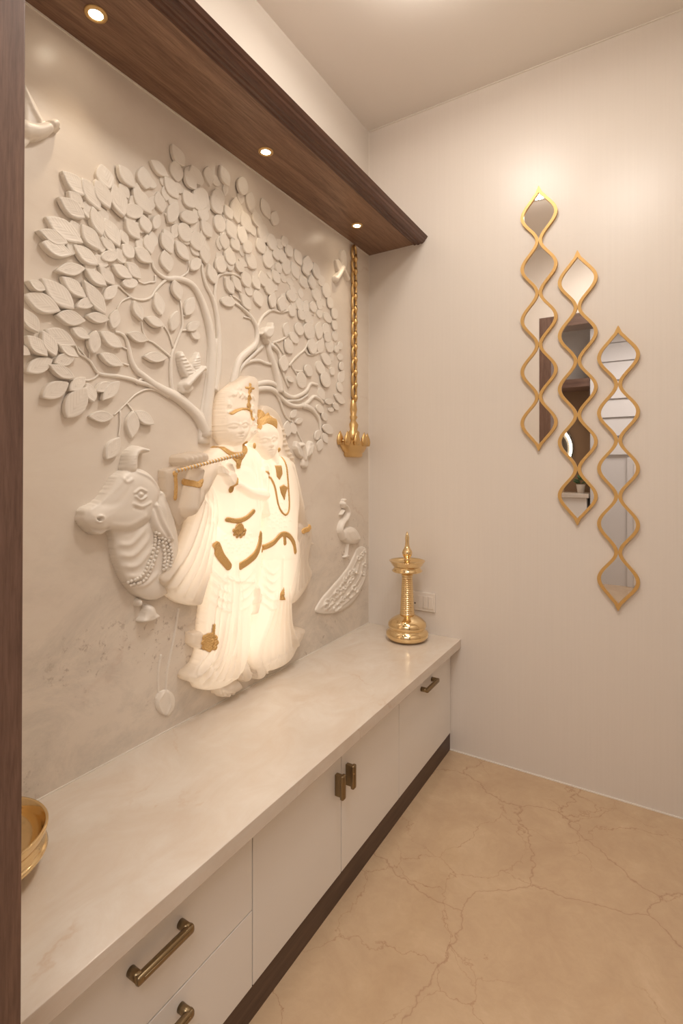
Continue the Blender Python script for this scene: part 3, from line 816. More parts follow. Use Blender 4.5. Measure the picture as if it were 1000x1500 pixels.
def branch(pts, w0, w1, d=.006, flat=.9, name='branch'):
    """rounded limb half sunk in the slab; widths in pixels of the photograph at the limb's place"""
    P2 = spline(pts, 5)
    path, rad = [], []
    for i, (x, y) in enumerate(P2):
        yy, zz = on_x(x, y, d); t = i/(len(P2)-1)
        mpp = abs(on_x(x+1, y, d)[0]-yy)*.5+abs(on_x(x, y+1, d)[1]-zz)*.5
        path.append((d*.4, yy, zz)); rad.append(max(.5*(w0+(w1-w0)*t)*mpp, .0016))
    return obj(name, sweep(bmesh.new(), path, rad, 9, flat), M['relief'], tree, True)
for b in (
 ([(303, 634), (296, 620), (284, 603), (262, 584), (240, 571), (225, 562), (210, 550), (200, 541), (193, 527), (190, 512), (186, 496), (178, 488), (170, 486)], 17, 3),
 ([(303, 620), (295, 609), (282, 597), (265, 581), (250, 572), (237, 568), (226, 564)], 11, 5),
 ([(248, 580), (232, 570), (216, 563), (202, 559), (195, 556), (174, 551), (150, 548), (142, 543), (134, 530), (127, 524), (118, 518), (112, 506)], 8, 2.5),
 ([(128, 524), (122, 516), (115, 508)], 2.5, 2), ([(132, 526), (133, 515)], 2.5, 2), ([(146, 547), (139, 554), (128, 557), (116, 553)], 3, 2.5),
 ([(190, 535), (183, 533), (178, 531)], 3, 2), ([(190, 512), (184, 510), (179, 507)], 3, 2), ([(214, 552), (207, 556), (200, 562)], 5, 4),
 ([(236, 574), (220, 570), (208, 573), (197, 580), (187, 590), (177, 600), (168, 608)], 3, 2), ([(177, 601), (177, 622), (175, 640)], 2.6, 2), ([(187, 590), (192, 597), (197, 603)], 2.4, 2),
 ([(258, 580), (253, 568), (251, 545), (252, 523), (257, 508), (263, 492), (268, 478), (268, 460), (265, 440)], 6, 2.4),
 ([(252, 524), (240, 513), (226, 502), (217, 497), (211, 485), (209, 471)], 3.4, 2), ([(255, 510), (249, 490), (242, 478)], 2.6, 2),
 ([(268, 484), (276, 483)], 2.4, 2), ([(268, 462), (274, 463)], 2.4, 2),
 ([(302, 640), (303, 605), (308, 565), (311, 525), (309, 490), (303, 462), (294, 436), (281, 416), (262, 408), (246, 408), (235, 402), (226, 392), (224, 382)], 17, 3),
 ([(246, 408), (236, 417), (228, 426), (222, 435), (210, 439), (195, 436), (185, 428), (175, 419), (168, 419)], 4, 2.4), ([(192, 435), (180, 441), (172, 453)], 2.6, 2),
 ([(229, 403), (228, 412), (220, 413), (212, 415), (203, 411)], 2.8, 2), ([(261, 408), (270, 403), (277, 396), (278, 382)], 3.2, 2),
 ([(314, 572), (317, 560), (320, 540), (321, 515), (321, 490), (318, 460), (312, 436), (303, 418), (298, 400), (297, 386)], 12, 3),
 ([(321, 470), (316, 442), (316, 424), (319, 408), (324, 402), (334, 400), (346, 402), (356, 408)], 5, 2.6),
 ([(342, 572), (343, 560), (346, 545), (352, 527), (364, 515), (373, 507), (377, 497), (377, 482), (371, 468), (362, 457), (352, 448), (345, 443), (338, 432)], 12, 2.4),
 ([(377, 482), (384, 466), (392, 458), (400, 454), (412, 457), (423, 455)], 4, 2.2), ([(400, 455), (400, 446)], 2.2, 2), ([(411, 457), (412, 450)], 2.2, 2),
 ([(346, 568), (349, 550), (356, 536), (372, 520), (386, 507)], 6, 4), ([(350, 545), (358, 534), (368, 529), (380, 528), (390, 532), (402, 534)], 5, 3.5),
 ([(368, 566), (386, 561), (398, 561), (408, 567), (418, 577), (430, 582), (442, 578), (450, 572), (456, 562), (466, 564)], 7, 3),
 ([(368, 572), (386, 569), (400, 571), (410, 580), (420, 590), (432, 595), (444, 594), (453, 588), (460, 581), (468, 584), (475, 591)], 7.5, 3),
 ([(420, 588), (430, 587), (440, 586), (452, 578)], 4, 2.5), ([(444, 594), (455, 598), (463, 606), (468, 616), (470, 630), (471, 644)], 7, 2),
 ([(404, 574), (411, 588), (415, 600), (421, 612), (427, 617)], 4, 2), ([(428, 616), (434, 628), (440, 640), (445, 650)], 2, 1.8),
 ([(410, 575), (407, 556), (402, 536), (395, 515), (393, 500)], 12, 7), ([(398, 505), (408, 515), (412, 530), (416, 548), (424, 568)], 6, 2.6),
 ([(400, 502), (412, 498), (420, 493), (424, 489)], 2.6, 2), ([(420, 493), (418, 488)], 2.2, 2), ([(403, 500), (410, 508), (416, 518)], 2.6, 2),
 ([(424, 536), (430, 528), (438, 520), (447, 512), (451, 503), (454, 495)], 3, 2), ([(426, 530), (432, 542), (445, 544)], 2.6, 2), ([(432, 542), (438, 552)], 2.4, 2),
 ([(340, 432), (352, 440), (362, 450)], 2.2, 2.2), ([(372, 470), (366, 466), (358, 464)], 2.2, 2), ([(447, 512), (452, 519), (460, 519), (468, 516)], 2.4, 2)):
    branch(*b)
branch([(299, 650), (300, 615), (306, 575), (310, 540), (312, 495)], 20, 17, .003, .40, 'trunk')

# ================================================================== the cow
K = Relief((112, 645, 268, 918), .0024, .04)
k_ = K
HD, NK, HN, ER, BL = 1, 2, 3, 4, 5
k_.poly([(164, 772), (200, 762), (222, 740), (236, 718), (248, 735), (258, 770), (262, 800), (258, 840), (250, 864), (236, 876), (220, 880), (200, 872), (186, 857),
         (176, 838), (168, 815), (165, 790)], .014, .030, .04, NK)
for P in ([(166, 796), (192, 796), (216, 768)], [(168, 812), (196, 812), (222, 782)], [(172, 828), (200, 828), (226, 798)], [(180, 844), (208, 842), (230, 815)],
          [(188, 858), (212, 856), (234, 836)], [(236, 730), (246, 770), (252, 820)], [(228, 760), (238, 800), (240, 850)]):
    k_.stroke(P, .009, .0045, fade=True)
k_.poly([(122, 768), (120, 757), (123, 746), (132, 741), (143, 735), (157, 719), (169, 700), (178, 692), (188, 687), (206, 686), (220, 694), (230, 708), (234, 724),
         (228, 745), (218, 764), (200, 776), (180, 781), (160, 778), (148, 784), (136, 781)], .018, .044, .045, HD)
k_.stroke([(132, 745), (160, 722), (182, 697)], .008, .004)
k_.stroke([(206, 724), (207, 724.5)], .009, .006); k_.stroke([(197, 722), (205, 716), (214, 720)], .003, .005); k_.stroke([(198, 727), (206, 732), (214, 727)], .003, .005)
k_.stroke([(201, 724), (206, 720), (212, 724), (206, 729), (201, 724)], .0022, -.004)
k_.stroke([(196, 738), (208, 742), (220, 736)], .004, .004); k_.stroke([(198, 744), (210, 747)], .004, -.003)
k_.stroke([(144, 758), (149, 756), (151, 761), (146, 765), (142, 762), (144, 758)], .0035, .006); k_.stroke([(146, 760), (148, 761)], .005, -.012)
k_.stroke([(122, 768), (134, 775), (148, 777), (158, 774)], .003, -.006); k_.stroke([(123, 773), (136, 781), (148, 783)], .004, .004)
k_.stroke([(180, 700), (186, 706), (194, 702)], .004, .003); k_.stroke([(200, 690), (220, 700), (234, 722)], .006, .005)
k_.stroke([(152, 740), (176, 735), (192, 712)], .010, -.002); k_.stroke([(165, 770), (190, 770), (212, 757)], .010, .003)
k_.stroke([(194, 684), (196, 668), (204, 659), (216, 660)], .018, .040, HN, .03, 'max', taper=.007, base=.012)
for t in range(4): k_.stroke([(188, 680-t*4), (200, 679-t*4)], .0022, .0025)
k_.poly([(222, 742), (230, 735), (236, 745), (243, 762), (255, 790), (250, 793), (240, 790), (230, 783), (222, 768)], .030, .046, .016, ER)
k_.stroke([(228, 744), (236, 766), (248, 787)], .006, -.007)
k_.poly([(214, 889), (220, 886), (226, 889), (229, 897), (234, 902), (226, 908), (214, 912), (205, 911), (210, 902)], .012, .030, .018, BL)
k_.stroke([(206, 909), (220, 909), (232, 901)], .004, .004)
k_.stroke([(203, 882), (203, 884)], .009, .022, BL, .01, 'max')
k_.smooth(1)
cow = thing('cow_relief', 'cream marble relief of a horned cow head with bead garlands facing left', 'relief', (0, *on_x(215, 880)))
K.mesh('head', HD, M['relief'], cow); K.mesh('neck', NK, M['relief'], cow); K.mesh('horn', HN, M['relief'], cow); K.mesh('ear', ER, M['relief'], cow); K.mesh('bell', BL, M['relief'], cow)
bead = None
for P, n in (([(227, 780), (225, 800), (217, 824), (206, 844), (186, 853)], 18), ([(232, 782), (230, 804), (222, 830), (210, 850), (190, 857)], 18),
             ([(240, 790), (246, 812), (242, 832)], 9), ([(246, 792), (251, 814), (248, 834)], 9), ([(236, 788), (240, 812), (238, 834)], 9)):
    Q = spline(P, 12); idx = np.linspace(0, len(Q)-1, n)
    for i in idx:
        x, y = Q[int(round(i))]
        yy, zz = K.px([(x, y)])[0]; h = max(K.sample(yy, zz), 0)
        if bead is None:
            bm = bmesh.new(); bmesh.ops.create_uvsphere(bm, u_segments=8, v_segments=6, radius=.0048)
            o = obj('bead', bm, M['relief'], cow, True); bead = o.data
        else: o = link('bead', bead, None, cow)
        o.location = (h+.002, yy, zz)

# ================================================================== birds and peacock, lotus
def bird(name, label, bx, fn, base):
    R = Relief(bx, .0017 if bx[2]-bx[0] < 80 else .002, .03)
    t = thing(name, label, 'relief', (0, *on_x(*base)))
    parts = fn(R); R.smooth(1)
    for n, l in parts: R.mesh(n, l, M['relief'], t)
    return t
def dove_left(R):      # wings up, head to the right
    R.poly([(261, 518), (266, 514), (271, 522), (280, 535), (290, 546), (283, 556), (274, 556), (266, 545), (262, 530)], .008, .018, .01, 2)
    R.poly([(284, 522), (290, 515), (293, 524), (293, 540), (290, 550), (282, 542), (279, 534)], .008, .018, .01, 2)
    for k in range(6): R.stroke([(264+k*2.4, 522+k*5), (270+k*2.4, 521+k*5)], .003, .003); R.stroke([(282+k*.8, 526+k*3.4), (292, 524+k*3.6)], .003, .003)
    R.poly([(265, 560), (276, 558), (283, 566), (280, 574), (268, 577), (264, 570)], .008, .016, .008, 3)
    R.stroke([(274, 564), (284, 553), (293, 544), (298, 539)], .014, .030, 1, .02, 'max', taper=.008)
    R.stroke([(296, 541), (299, 539)], .009, .030, 1, .02, 'max'); R.stroke([(298, 540), (301, 542)], .004, .022, 1, .015, 'max')
    return [('body', 1), ('wing', 2), ('tail', 3)]
bird('dove_relief', 'cream marble dove with raised wings above the flute player, beside the left bough', (255, 505, 305, 585), dove_left, (280, 575))
def dove_low(R):
    for s_ in (-1, 1):
        c = 445
        R.poly([(c+s_*2, 664), (c+s_*5, 654), (c+s_*9-1, 646), (c+s_*13, 648), (c+s_*14, 658), (c+s_*9, 668), (c+s_*3, 672)], .006, .016, .01, 2)
        for k in range(4): R.stroke([(c+s_*(4+k*2.4), 668-k), (c+s_*(7+k*2.2), 656-k)], .003, .003)
    R.stroke([(444, 652), (446, 662), (447, 672)], .012, .024, 1, .015, 'max', taper=.010); R.stroke([(441, 652), (443, 652)], .010, .024, 1, .015, 'max')
    R.poly([(444, 668), (449, 668), (451, 682), (447, 686), (442, 682)], .006, .016, .012, 3)
    return [('body', 1), ('wing', 2), ('tail', 3)]
bird('dove_relief', 'small cream marble dove flying just right of the crowned woman', (422, 636, 466, 692), dove_low, (446, 684))
def dove_top(R):
    R.poly([(500, 366), (505, 368), (507, 384), (505, 398), (500, 392), (498, 376)], .006, .016, .012, 2)
    R.poly([(491, 382), (496, 380), (500, 390), (500, 400), (494, 396)], .006, .014, .01, 2)
    R.stroke([(494, 408), (499, 400), (503, 392)], .014, .024, 1, .015, 'max', taper=.010)
    R.stroke([(505, 396), (511, 408)], .010, .018, 3, .012, 'max'); R.stroke([(493, 408), (494, 409)], .014, .022, 1, .015, 'max')
    return [('body', 1), ('wing', 2), ('tail', 3)]
bird('dove_relief', 'small cream marble dove high by the gilded chain near the corner', (484, 358, 516, 422), dove_top, (500, 412))
def bird_corner(R):
    R.poly([(34, 124), (42, 134), (52, 152), (62, 172), (68, 182), (52, 186), (34, 184)], .010, .020, .012, 2)
    for k in range(4): R.stroke([(36+k*4, 132+k*10), (60-k*1, 180)], .004, .003)
    R.stroke([(42, 186), (58, 189), (74, 185)], .019, .034, 1, .03, 'max', taper=.012, base=.010)
    R.stroke([(80, 180), (84, 179)], .010, .034, 1, .03, 'max', base=.012); R.stroke([(86, 183), (92, 187)], .005, .024, 1, .03, 'max', taper=.002)
    R.poly([(30, 184), (44, 188), (50, 198), (40, 214), (28, 222)], .008, .018, .012, 3)
    return [('body', 1), ('wing', 2), ('tail', 3)]
bird('dove_relief', 'large cream marble bird in flight at the upper left beside the wooden jamb', (22, 112, 98, 228), bird_corner, (60, 200))
def bird_branch(R):
    R.poly([(384, 486), (388, 479), (395, 478), (399, 475), (400, 482), (398, 492), (393, 497), (387, 494)], .012, .028, .01, 1)
    R.stroke([(397, 480), (399, 474)], .006, .026, 1, .02, 'max'); R.stroke([(386, 487), (384, 489)], .005, .022, 1, .02, 'max')
    R.stroke([(390, 494), (393, 500)], .010, .022, 2, .015, 'max')
    return [('body', 1), ('tail', 2)]
bird('perching_bird_relief', 'small cream marble bird perched on the right bough above the crowned woman', (380, 468, 406, 506), bird_branch, (392, 498))
def peacock(R):
    R.poly([(524, 803), (534, 801), (537, 812), (537, 830), (534, 850), (524, 873), (508, 890), (487, 899), (463, 897), (470, 879), (486, 860), (500, 844), (511, 829), (519, 813)],
           .004, .009, .02, 3)
    A = [(528, 806), (515, 834), (498, 858), (470, 890)]; B = [(535, 808), (534, 846), (518, 872), (490, 895)]
    R.folds(A, B, 4, .006, .0025)
    random.seed(5)
    for k in range(34):
        t = random.random(); u = random.random()
        a = spline(A, 8); b = spline(B, 8); i = int(t*(len(a)-1)); p = a[i]*(1-u)+b[i]*u
        r = 3.0+2.6*t; s0 = random.choice((-1, 1)); ph = random.random()*6
        R.stroke([(p[0]+r*(1-q*.12)*math.cos(ph+s0*q)*.8, p[1]+r*(1-q*.12)*math.sin(ph+s0*q)) for q in (0, 1, 2, 3, 4, 5)], .0034, .0050, None, None)
    R.poly([(503, 776), (510, 772), (519, 773), (526, 783), (527, 790), (520, 797), (508, 796), (502, 788)], .008, .022, .02, 1)
    R.poly([(508, 780), (516, 776), (524, 786), (527, 792), (514, 792)], 0, .003, .01, add=True, d=.015)
    R.stroke([(504, 787), (500, 776), (503, 766), (509, 758), (511, 750), (508, 743), (505, 740)], .016, .024, 1, .015, 'max', taper=.009)
    R.stroke([(504, 738), (505, 741)], .012, .024, 1, .015, 'max'); R.stroke([(504, 748), (500, 754)], .006, .018, 1, .012, 'max', taper=.003)
    R.stroke([(503, 733), (506, 732)], .006, .016, 2, .01, 'max')
    R.stroke([(510, 797), (509, 808), (508, 816)], .006, .014, 4, .01, 'max'); R.stroke([(505, 816), (511, 814)], .005, .012, 4, .01, 'max')
    return [('body', 1), ('crest', 2), ('tail', 3), ('leg', 4)]
t = bird('peacock_relief', 'cream marble peacock with a long scrolled tail by the room corner', (456, 726, 540, 904), peacock, (500, 896))
t['category'] = 'relief'
def lotus(R):
    R.poly([(230, 1040), (228, 1022), (236, 1012), (247, 1011), (256, 1020), (256, 1036), (246, 1050)], .002, .006, .02, 1)
    R.stroke([(240, 1014), (232, 1030), (238, 1046)], .004, .003); R.stroke([(246, 1013), (250, 1030), (244, 1046)], .004, .003)
    R.stroke([(243, 1012), (246, 980), (256, 930), (262, 892)], .004, .004, 2, .002, 'max'); R.stroke([(232, 1014), (232, 985), (236, 960)], .004, .004, 2, .002, 'max')
    return [('bud', 1), ('stem', 2)]
bird('lotus_relief', 'faint low marble lotus bud under the cow, left of the robe hem', (222, 885, 270, 1054), lotus, (242, 1048))

# ================================================================== gilded chain lamp carved on the wall
cy0, _ = on_x(520, 500, .015)
ztop = 2.158
def zpx(py): return on_x(520, py, .015)[1]
gl = thing('chain_lamp', 'gilded carved hanging lamp on a long chain beside the room corner', 'lamp', (0, cy0, ztop))
nlk = 12
z0, z1 = ztop, zpx(583)
pitch = (z0-z1)/nlk
lk = None
for k in range(nlk):
    if lk is None:
        bm = bmesh.new(); hh, ww = pitch*.56, .0150
        pts = [(0.0, ww*math.cos(a)*(1 if abs(math.sin(a)) < .8 else .9), hh*math.sin(a)) for a in np.linspace(0, 2*PI, 21)[:-1]]
        P = [Vector(p) for p in pts]; P.append(P[0]); P.append(P[1])
        sweep(bm, P, .0062, 8, 1.0, False)
        o = obj('chain_link', bm, M['gilt_lamp'], gl, True); lk = o.data
        bm = bmesh.new(); sweep(bm, [(.004, 0, -pitch*.30), (.006, 0, 0), (.004, 0, pitch*.30)], [.006, .010, .006], 8); bar = obj('link_bar', bm, M['gilt_lamp'], gl, True).data
        bb = gl.children[-1]
    else:
        o = link('chain_link', lk, None, gl); bb = link('link_bar', bar, None, gl)
    zc_ = z0-(k+.5)*pitch
    o.location = (.010, cy0, zc_); bb.location = (.012, cy0, zc_-pitch*.5)
def r_(py): return zpx(py)-zpx(583)
prof = [(.006, r_(583)), (.014, r_(588)), (.020, r_(600)), (.014, r_(608)), (.022, r_(611)), (.012, r_(616)), (.026, r_(622)), (.020, r_(630)), (.032, r_(633)), (.030, r_(640)), (.036, r_(650))]
obj('stem', lathe(bmesh.new(), prof[::-1], (.006, cy0, zpx(583)), 32, .8, 1.0), M['gilt_lamp'], gl, True)
prof = [(.046, r_(670)), (.066, r_(669)), (.072, r_(666)), (.068, r_(664)), (.082, r_(661)), (.098, r_(656)), (.106, r_(650)), (.104, r_(648)), (.110, r_(646)), (.098, r_(647)), (.02, r_(652))]
obj('bowl', lathe(bmesh.new(), prof, (.004, cy0, zpx(583)), 40, .38, 1.0), M['gilt_lamp'], gl, True)
for k in range(6):
    a = -PI/2+PI*(k+.0)/5
    c = (.004+.106*.38*max(math.cos(a), 0), cy0+.106*math.sin(a))
    bm = bmesh.new(); zz0 = zpx(653); hgt = zpx(635)-zpx(653)
    lathe(bm, [(.018, 0), (.024, hgt*.3), (.020, hgt*.6), (.011, hgt*.88), (.002, hgt*1.1)], (c[0], c[1], zz0), 12, .45, 1.0)
    obj('petal', bm, M['gilt_lamp'], gl, True)

# ================================================================== wooden canopy shelf with downlights
sh = thing('canopy_shelf', 'dark walnut canopy with stepped cornice edge above the marble relief wall', 'shelf', (0, 1.2, 2.174))
prof = [(0.0, 2.215), (0.0, 2.174), (.224, 2.174)]
boxo('soffit_board', (0.0, YF, 2.1740), (.226, YB, 2.215), M['wood_y'], sh)
cor = [(.226, 2.1742), (.226, 2.1700), (.231, 2.1690), (.234, 2.1712), (.238, 2.1712), (.241, 2.1680), (.247, 2.1672), (.251, 2.1700), (.256, 2.1705),
       (.262, 2.1690), (.268, 2.1700), (.272, 2.1745), (.276, 2.1765), (.279, 2.1830), (.284, 2.1860), (.290, 2.1950), (.286, 2.1975), (.226, 2.215)]
bm = bmesh.new(); rings = []
for yy in (YF, YB): rings.append([bm.verts.new((x, yy, z)) for x, z in cor])
for i in range(len(cor)):
    j = (i+1) % len(cor); bm.faces.new((rings[0][i], rings[0][j], rings[1][j], rings[1][i]))
bm.faces.new(rings[0]); bm.faces.new(rings[1][::-1])
M['cornice'] = wood('walnut_cornice', (.085, .034, .020), (.155, .070, .042), 'y', .32)
obj('cornice', bm, M['cornice'], sh)
for i, y in enumerate((.100, .666, 1.232, 1.800)):
    if i == 0: continue
    lab = ['', 'recessed downlight in the canopy nearest the wooden jamb', 'recessed downlight in the middle of the canopy', 'recessed downlight in the canopy nearest the room corner'][i]
    t = thing('downlight', lab, 'downlight', (.100, y, 2.174), 'small downlights in the canopy')
    obj('trim_ring', lathe(bmesh.new(), [(.0145, .0005), (.0150, -.0030), (.0215, -.0030), (.0235, -.0015), (.0235, .0005)], (.1, y, 2.174), 32, cap=False), M['gilt_lamp'], t, True)
    obj('lens', lathe(bmesh.new(), [(.0145, -.0008), (.006, -.0022), (.0005, -.0024)], (.1, y, 2.174), 24), emit('downlight_lens', (1.0, .86, .66), 32.0) if i == 1 else bpy.data.materials['downlight_lens'], t, True)
    lamp('downlight_beam', 'SPOT', (.1, y, 2.168), 2.3, WARM, (0, 0, 0), spot_size=math.radians(84), spot_blend=1.0, shadow_soft_size=.014)

# ceiling light: round drum with a lit underside and a glowing gap at the ceiling
ct = thing('ceiling_light', 'round flush ceiling light above the room centre, seen in the top mirror', 'ceiling light', (LX, LY, H_CEIL))
obj('body', lathe(bmesh.new(), [(.06, 0), (.06, -.030), (.155, -.032), (.157, -.034), (.157, -.052), (.168, -.054), (.170, -.066), (.161, -.068), (.153, -.060)], (LX, LY, H_CEIL), 64, cap=False), M['white'], ct, True)
obj('diffuser', lathe(bmesh.new(), [(.153, -.060), (.10, -.061), (.002, -.0615)], (LX, LY, H_CEIL), 64), emit('diffuser', (1, .93, .84), 4.0), ct, True)
obj('rim_light', lathe(bmesh.new(), [(.1585, -.036), (.1595, -.043), (.1585, -.050)], (LX, LY, H_CEIL), 64, cap=False), emit('rim_glow', (1, .92, .83), 68.0), ct, True)

ct = thing('ceiling_light', 'added unseen round fill light, above the doorway side of the room', 'ceiling light', (*L2, H_CEIL))  # invented fixture that houses the added fill lamp
obj('body', lathe(bmesh.new(), [(.156, 0), (.160, -.030), (.156, -.036), (.148, -.034)], (*L2, H_CEIL), 48, cap=False), M['white'], ct, True)
obj('diffuser', lathe(bmesh.new(), [(.148, -.034), (.002, -.035)], (*L2, H_CEIL), 48), bpy.data.materials['diffuser'], ct, True)

# ================================================================== worktop and cabinet
XC, XF = .437, .393
tag(boxo('worktop', (0.0, YF, ZC-.035), (XC, YB, ZC), M['counter'], None, .0015), 'cream marble worktop running along the relief wall over the low cabinets', 'worktop')
def cabinet(y0, y1, label, kind):
    t = thing('cabinet', label, 'cabinet', (.2, (y0+y1)/2, 0), 'low cream cabinets under the marble worktop')
    boxo('carcass', (.01, y0+.0006, .072), (XF-.019, y1-.0006, ZC-.0355), M['cab_in'], t)
    boxo('plinth', (.01, y0, 0.0), (XF-.003, y1, .0715), M['plinth'], t)
    g_ = .0016
    z1 = ZC-.039
    if kind == 'drawers':
        for a, b, hz in ((.239+g_, z1, .358), (.075, .239-g_, .205)):
            d = boxo('drawer_front', (XF-.0185, y0+g_, a), (XF, y1-g_, b), M['cab'], t, .0008); handle(t, d, 'y', (y0+y1)/2+.012, hz)
    elif kind == 'flap':
        d = boxo('drawer_front', (XF-.0185, y0+g_, .075), (XF, y1-g_, z1), M['cab'], t, .0008); handle(t, d, 'y', (y0+y1)/2-.01, .374)
    else:
        d = boxo('door', (XF-.0185, y0+g_, .075), (XF, y1-g_, z1), M['cab'], t, .0008)
        handle(t, d, 'z', y1-.028 if kind == 'door_r' else y0+.028, .333)
def handle(t, d, axis, y, z):
    bm = bmesh.new(); X = XF
    if axis == 'y':
        h = .052
        for s_ in (-1, 1):
            lathe_x(bm, .0085, X, X+.024, y+s_*h, z)
        b2 = [(X+.020, y-h-.0085, z), (X+.020, y+h+.0085, z)]
        box(bm, (X+.017, y-h-.008, z-.0078), (X+.030, y+h+.008, z+.0078), .005)
        box(bm, (X+.0285, y-h+.004, z-.003), (X+.0315, y+h-.004, z+.003), .001)
    else:
        h = .033
        box(bm, (X, y-.006, z-h+.004), (X+.022, y+.006, z+h-.004), .0015)
        box(bm, (X+.018, y-.011, z-h), (X+.029, y+.007, z+h), .0045)
        box(bm, (X+.0275, y-.005, z-h+.004), (X+.0305, y+.001, z+h-.004), .001)
    o = obj('handle', bm, M['brass_dark'], d, True); tag(o, 'aged brass handle')
    return o
def lathe_x(bm, r, x0, x1, y, z, seg=20):
    a = [bm.verts.new((x0, y+r*math.cos(2*PI*i/seg), z+r*math.sin(2*PI*i/seg))) for i in range(seg)]
    b = [bm.verts.new((x1, y+r*math.cos(2*PI*i/seg), z+r*math.sin(2*PI*i/seg))) for i in range(seg)]
    for i in range(seg):
        j = (i+1) % seg; bm.faces.new((a[i], a[j], b[j], b[i]))
    bm.faces.new(a); bm.faces.new(b)
cabinet(YF+.001, .839, 'cream cabinet with two stacked drawers nearest the viewer', 'drawers')
cabinet(.839, 1.204, 'cream cabinet door with upright brass handle on its far edge', 'door_r')
cabinet(1.204, 1.575, 'cream cabinet door with upright brass handle on its near edge', 'door_l')
cabinet(1.575, YB-.001, 'wide cream cabinet front with one level brass handle next to the wall', 'flap')

# ================================================================== standing brass lamp
bx, by = .2465, 1.966
ol = thing('oil_lamp', 'polished brass standing oil lamp with spire on the worktop corner', 'oil lamp', (bx, by, ZC))
c = (bx, by, ZC)
obj('base', lathe(bmesh.new(), [(.060, 0), (.070, .003), (.082, .010), (.088, .022), (.087, .034), (.078, .042), (.073, .046), (.076, .052), (.080, .060), (.078, .072),
     (.066, .084), (.050, .094), (.036, .101), (.030, .104)], c, 64), M['brass'], ol, True)
col = [(.030, .103), (.031, .112)]
nR = 18
for i in range(nR):
    z = .112+(.262-.112)*i/nR; r = .0275-.0075*i/nR
    dz = (.262-.112)/nR
    col += [(r, z), (r+.0024, z+dz*.35), (r+.0024, z+dz*.62), (r, z+dz*.98)]
col += [(.021, .262), (.024, .266), (.024, .272), (.017, .276)]
obj('column', lathe(bmesh.new(), col, c, 48), M['brass'], ol, True)
obj('oil_dish', lathe(bmesh.new(), [(.018, .276), (.030, .279), (.060, .284), (.064, .288), (.058, .294), (.055, .300), (.058, .306), (.064, .312), (.072, .326), (.075, .329),
     (.072, .330), (.064, .322), (.050, .315), (.020, .313), (.012, .316)], c, 64), M['brass'], ol, True)
obj('spire', lathe(bmesh.new(), [(.012, .314), (.011, .326), (.014, .330), (.010, .335), (.012, .342), (.016, .346), (.020, .354), (.0215, .362), (.019, .371), (.013, .380), (.009, .392),
     (.0075, .408), (.0085, .425), (.007, .432), (.0055, .438), (.002, .449), (.0005, .451)], c, 40), M['brass'], ol, True)

# brass bowl at the left, half hidden by the jamb
ux, uy = .138, .418
ub = thing('brass_bowl', 'shallow polished brass bowl with ribbed side, partly hidden behind the wooden jamb', 'bowl', (ux, uy, ZC))
pr = [(.060, .0), (.066, .004), (.070, .010), (.095, .016), (.120, .026), (.138, .034), (.143, .040), (.139, .044), (.134, .046), (.137, .050), (.134, .053), (.137, .057), (.135, .060), (.139, .064), (.143, .074), (.144, .080), (.141, .083),
      (.137, .080), (.132, .062), (.124, .044), (.100, .032), (.050, .028), (.002, .0275)]
UB = .77
obj('bowl_body', lathe(bmesh.new(), [(r*UB, z*1.0) for r, z in pr], (ux, uy, ZC), 72), M['brass'], ub, True)
obj('inner_cup', lathe(bmesh.new(), [(.022, .0278), (.030, .031), (.034, .050), (.038, .062), (.036, .062), (.028, .036), (.001, .032)], (ux-.005, uy+.0, ZC), 32), M['brass'], ub, True)

# ================================================================== switch plate
x0, z0 = on_y(604, 862, YB); x1, z1 = on_y(638, 866, YB); _, zb_ = on_y(638, 897, YB)
sp = thing('switch_plate', 'white switch and socket plate on the wall behind the brass oil lamp', 'switch', ((x0+x1)/2, YB, zb_))
xs0, xs1 = x1-.128, x1
zt, zl = zb_+.080, zb_
boxo('plate', (xs0, YB-.009, zl), (xs1, YB, zt), M['white'], sp, .002)
for k in range(3):
    a = xs0+.052+k*.0235
    boxo('switch_rocker', (a, YB-.0125, zl+.014), (a+.0215, YB-.006, zt-.014), M['white'], sp, .001)
bm = bmesh.new()
for (dx, dz) in ((.026, .055), (.016, .030), (.036, .030)):
    bmesh.ops.create_cone(bm, cap_ends=True, segments=12, radius1=.0032, radius2=.0032, depth=.001, matrix=Matrix.Translation((xs0+dx, YB-.0093, zl+dz)) @ Matrix.Rotation(PI/2, 4, 'X'))
obj('socket_holes', bm, M['black'], sp)

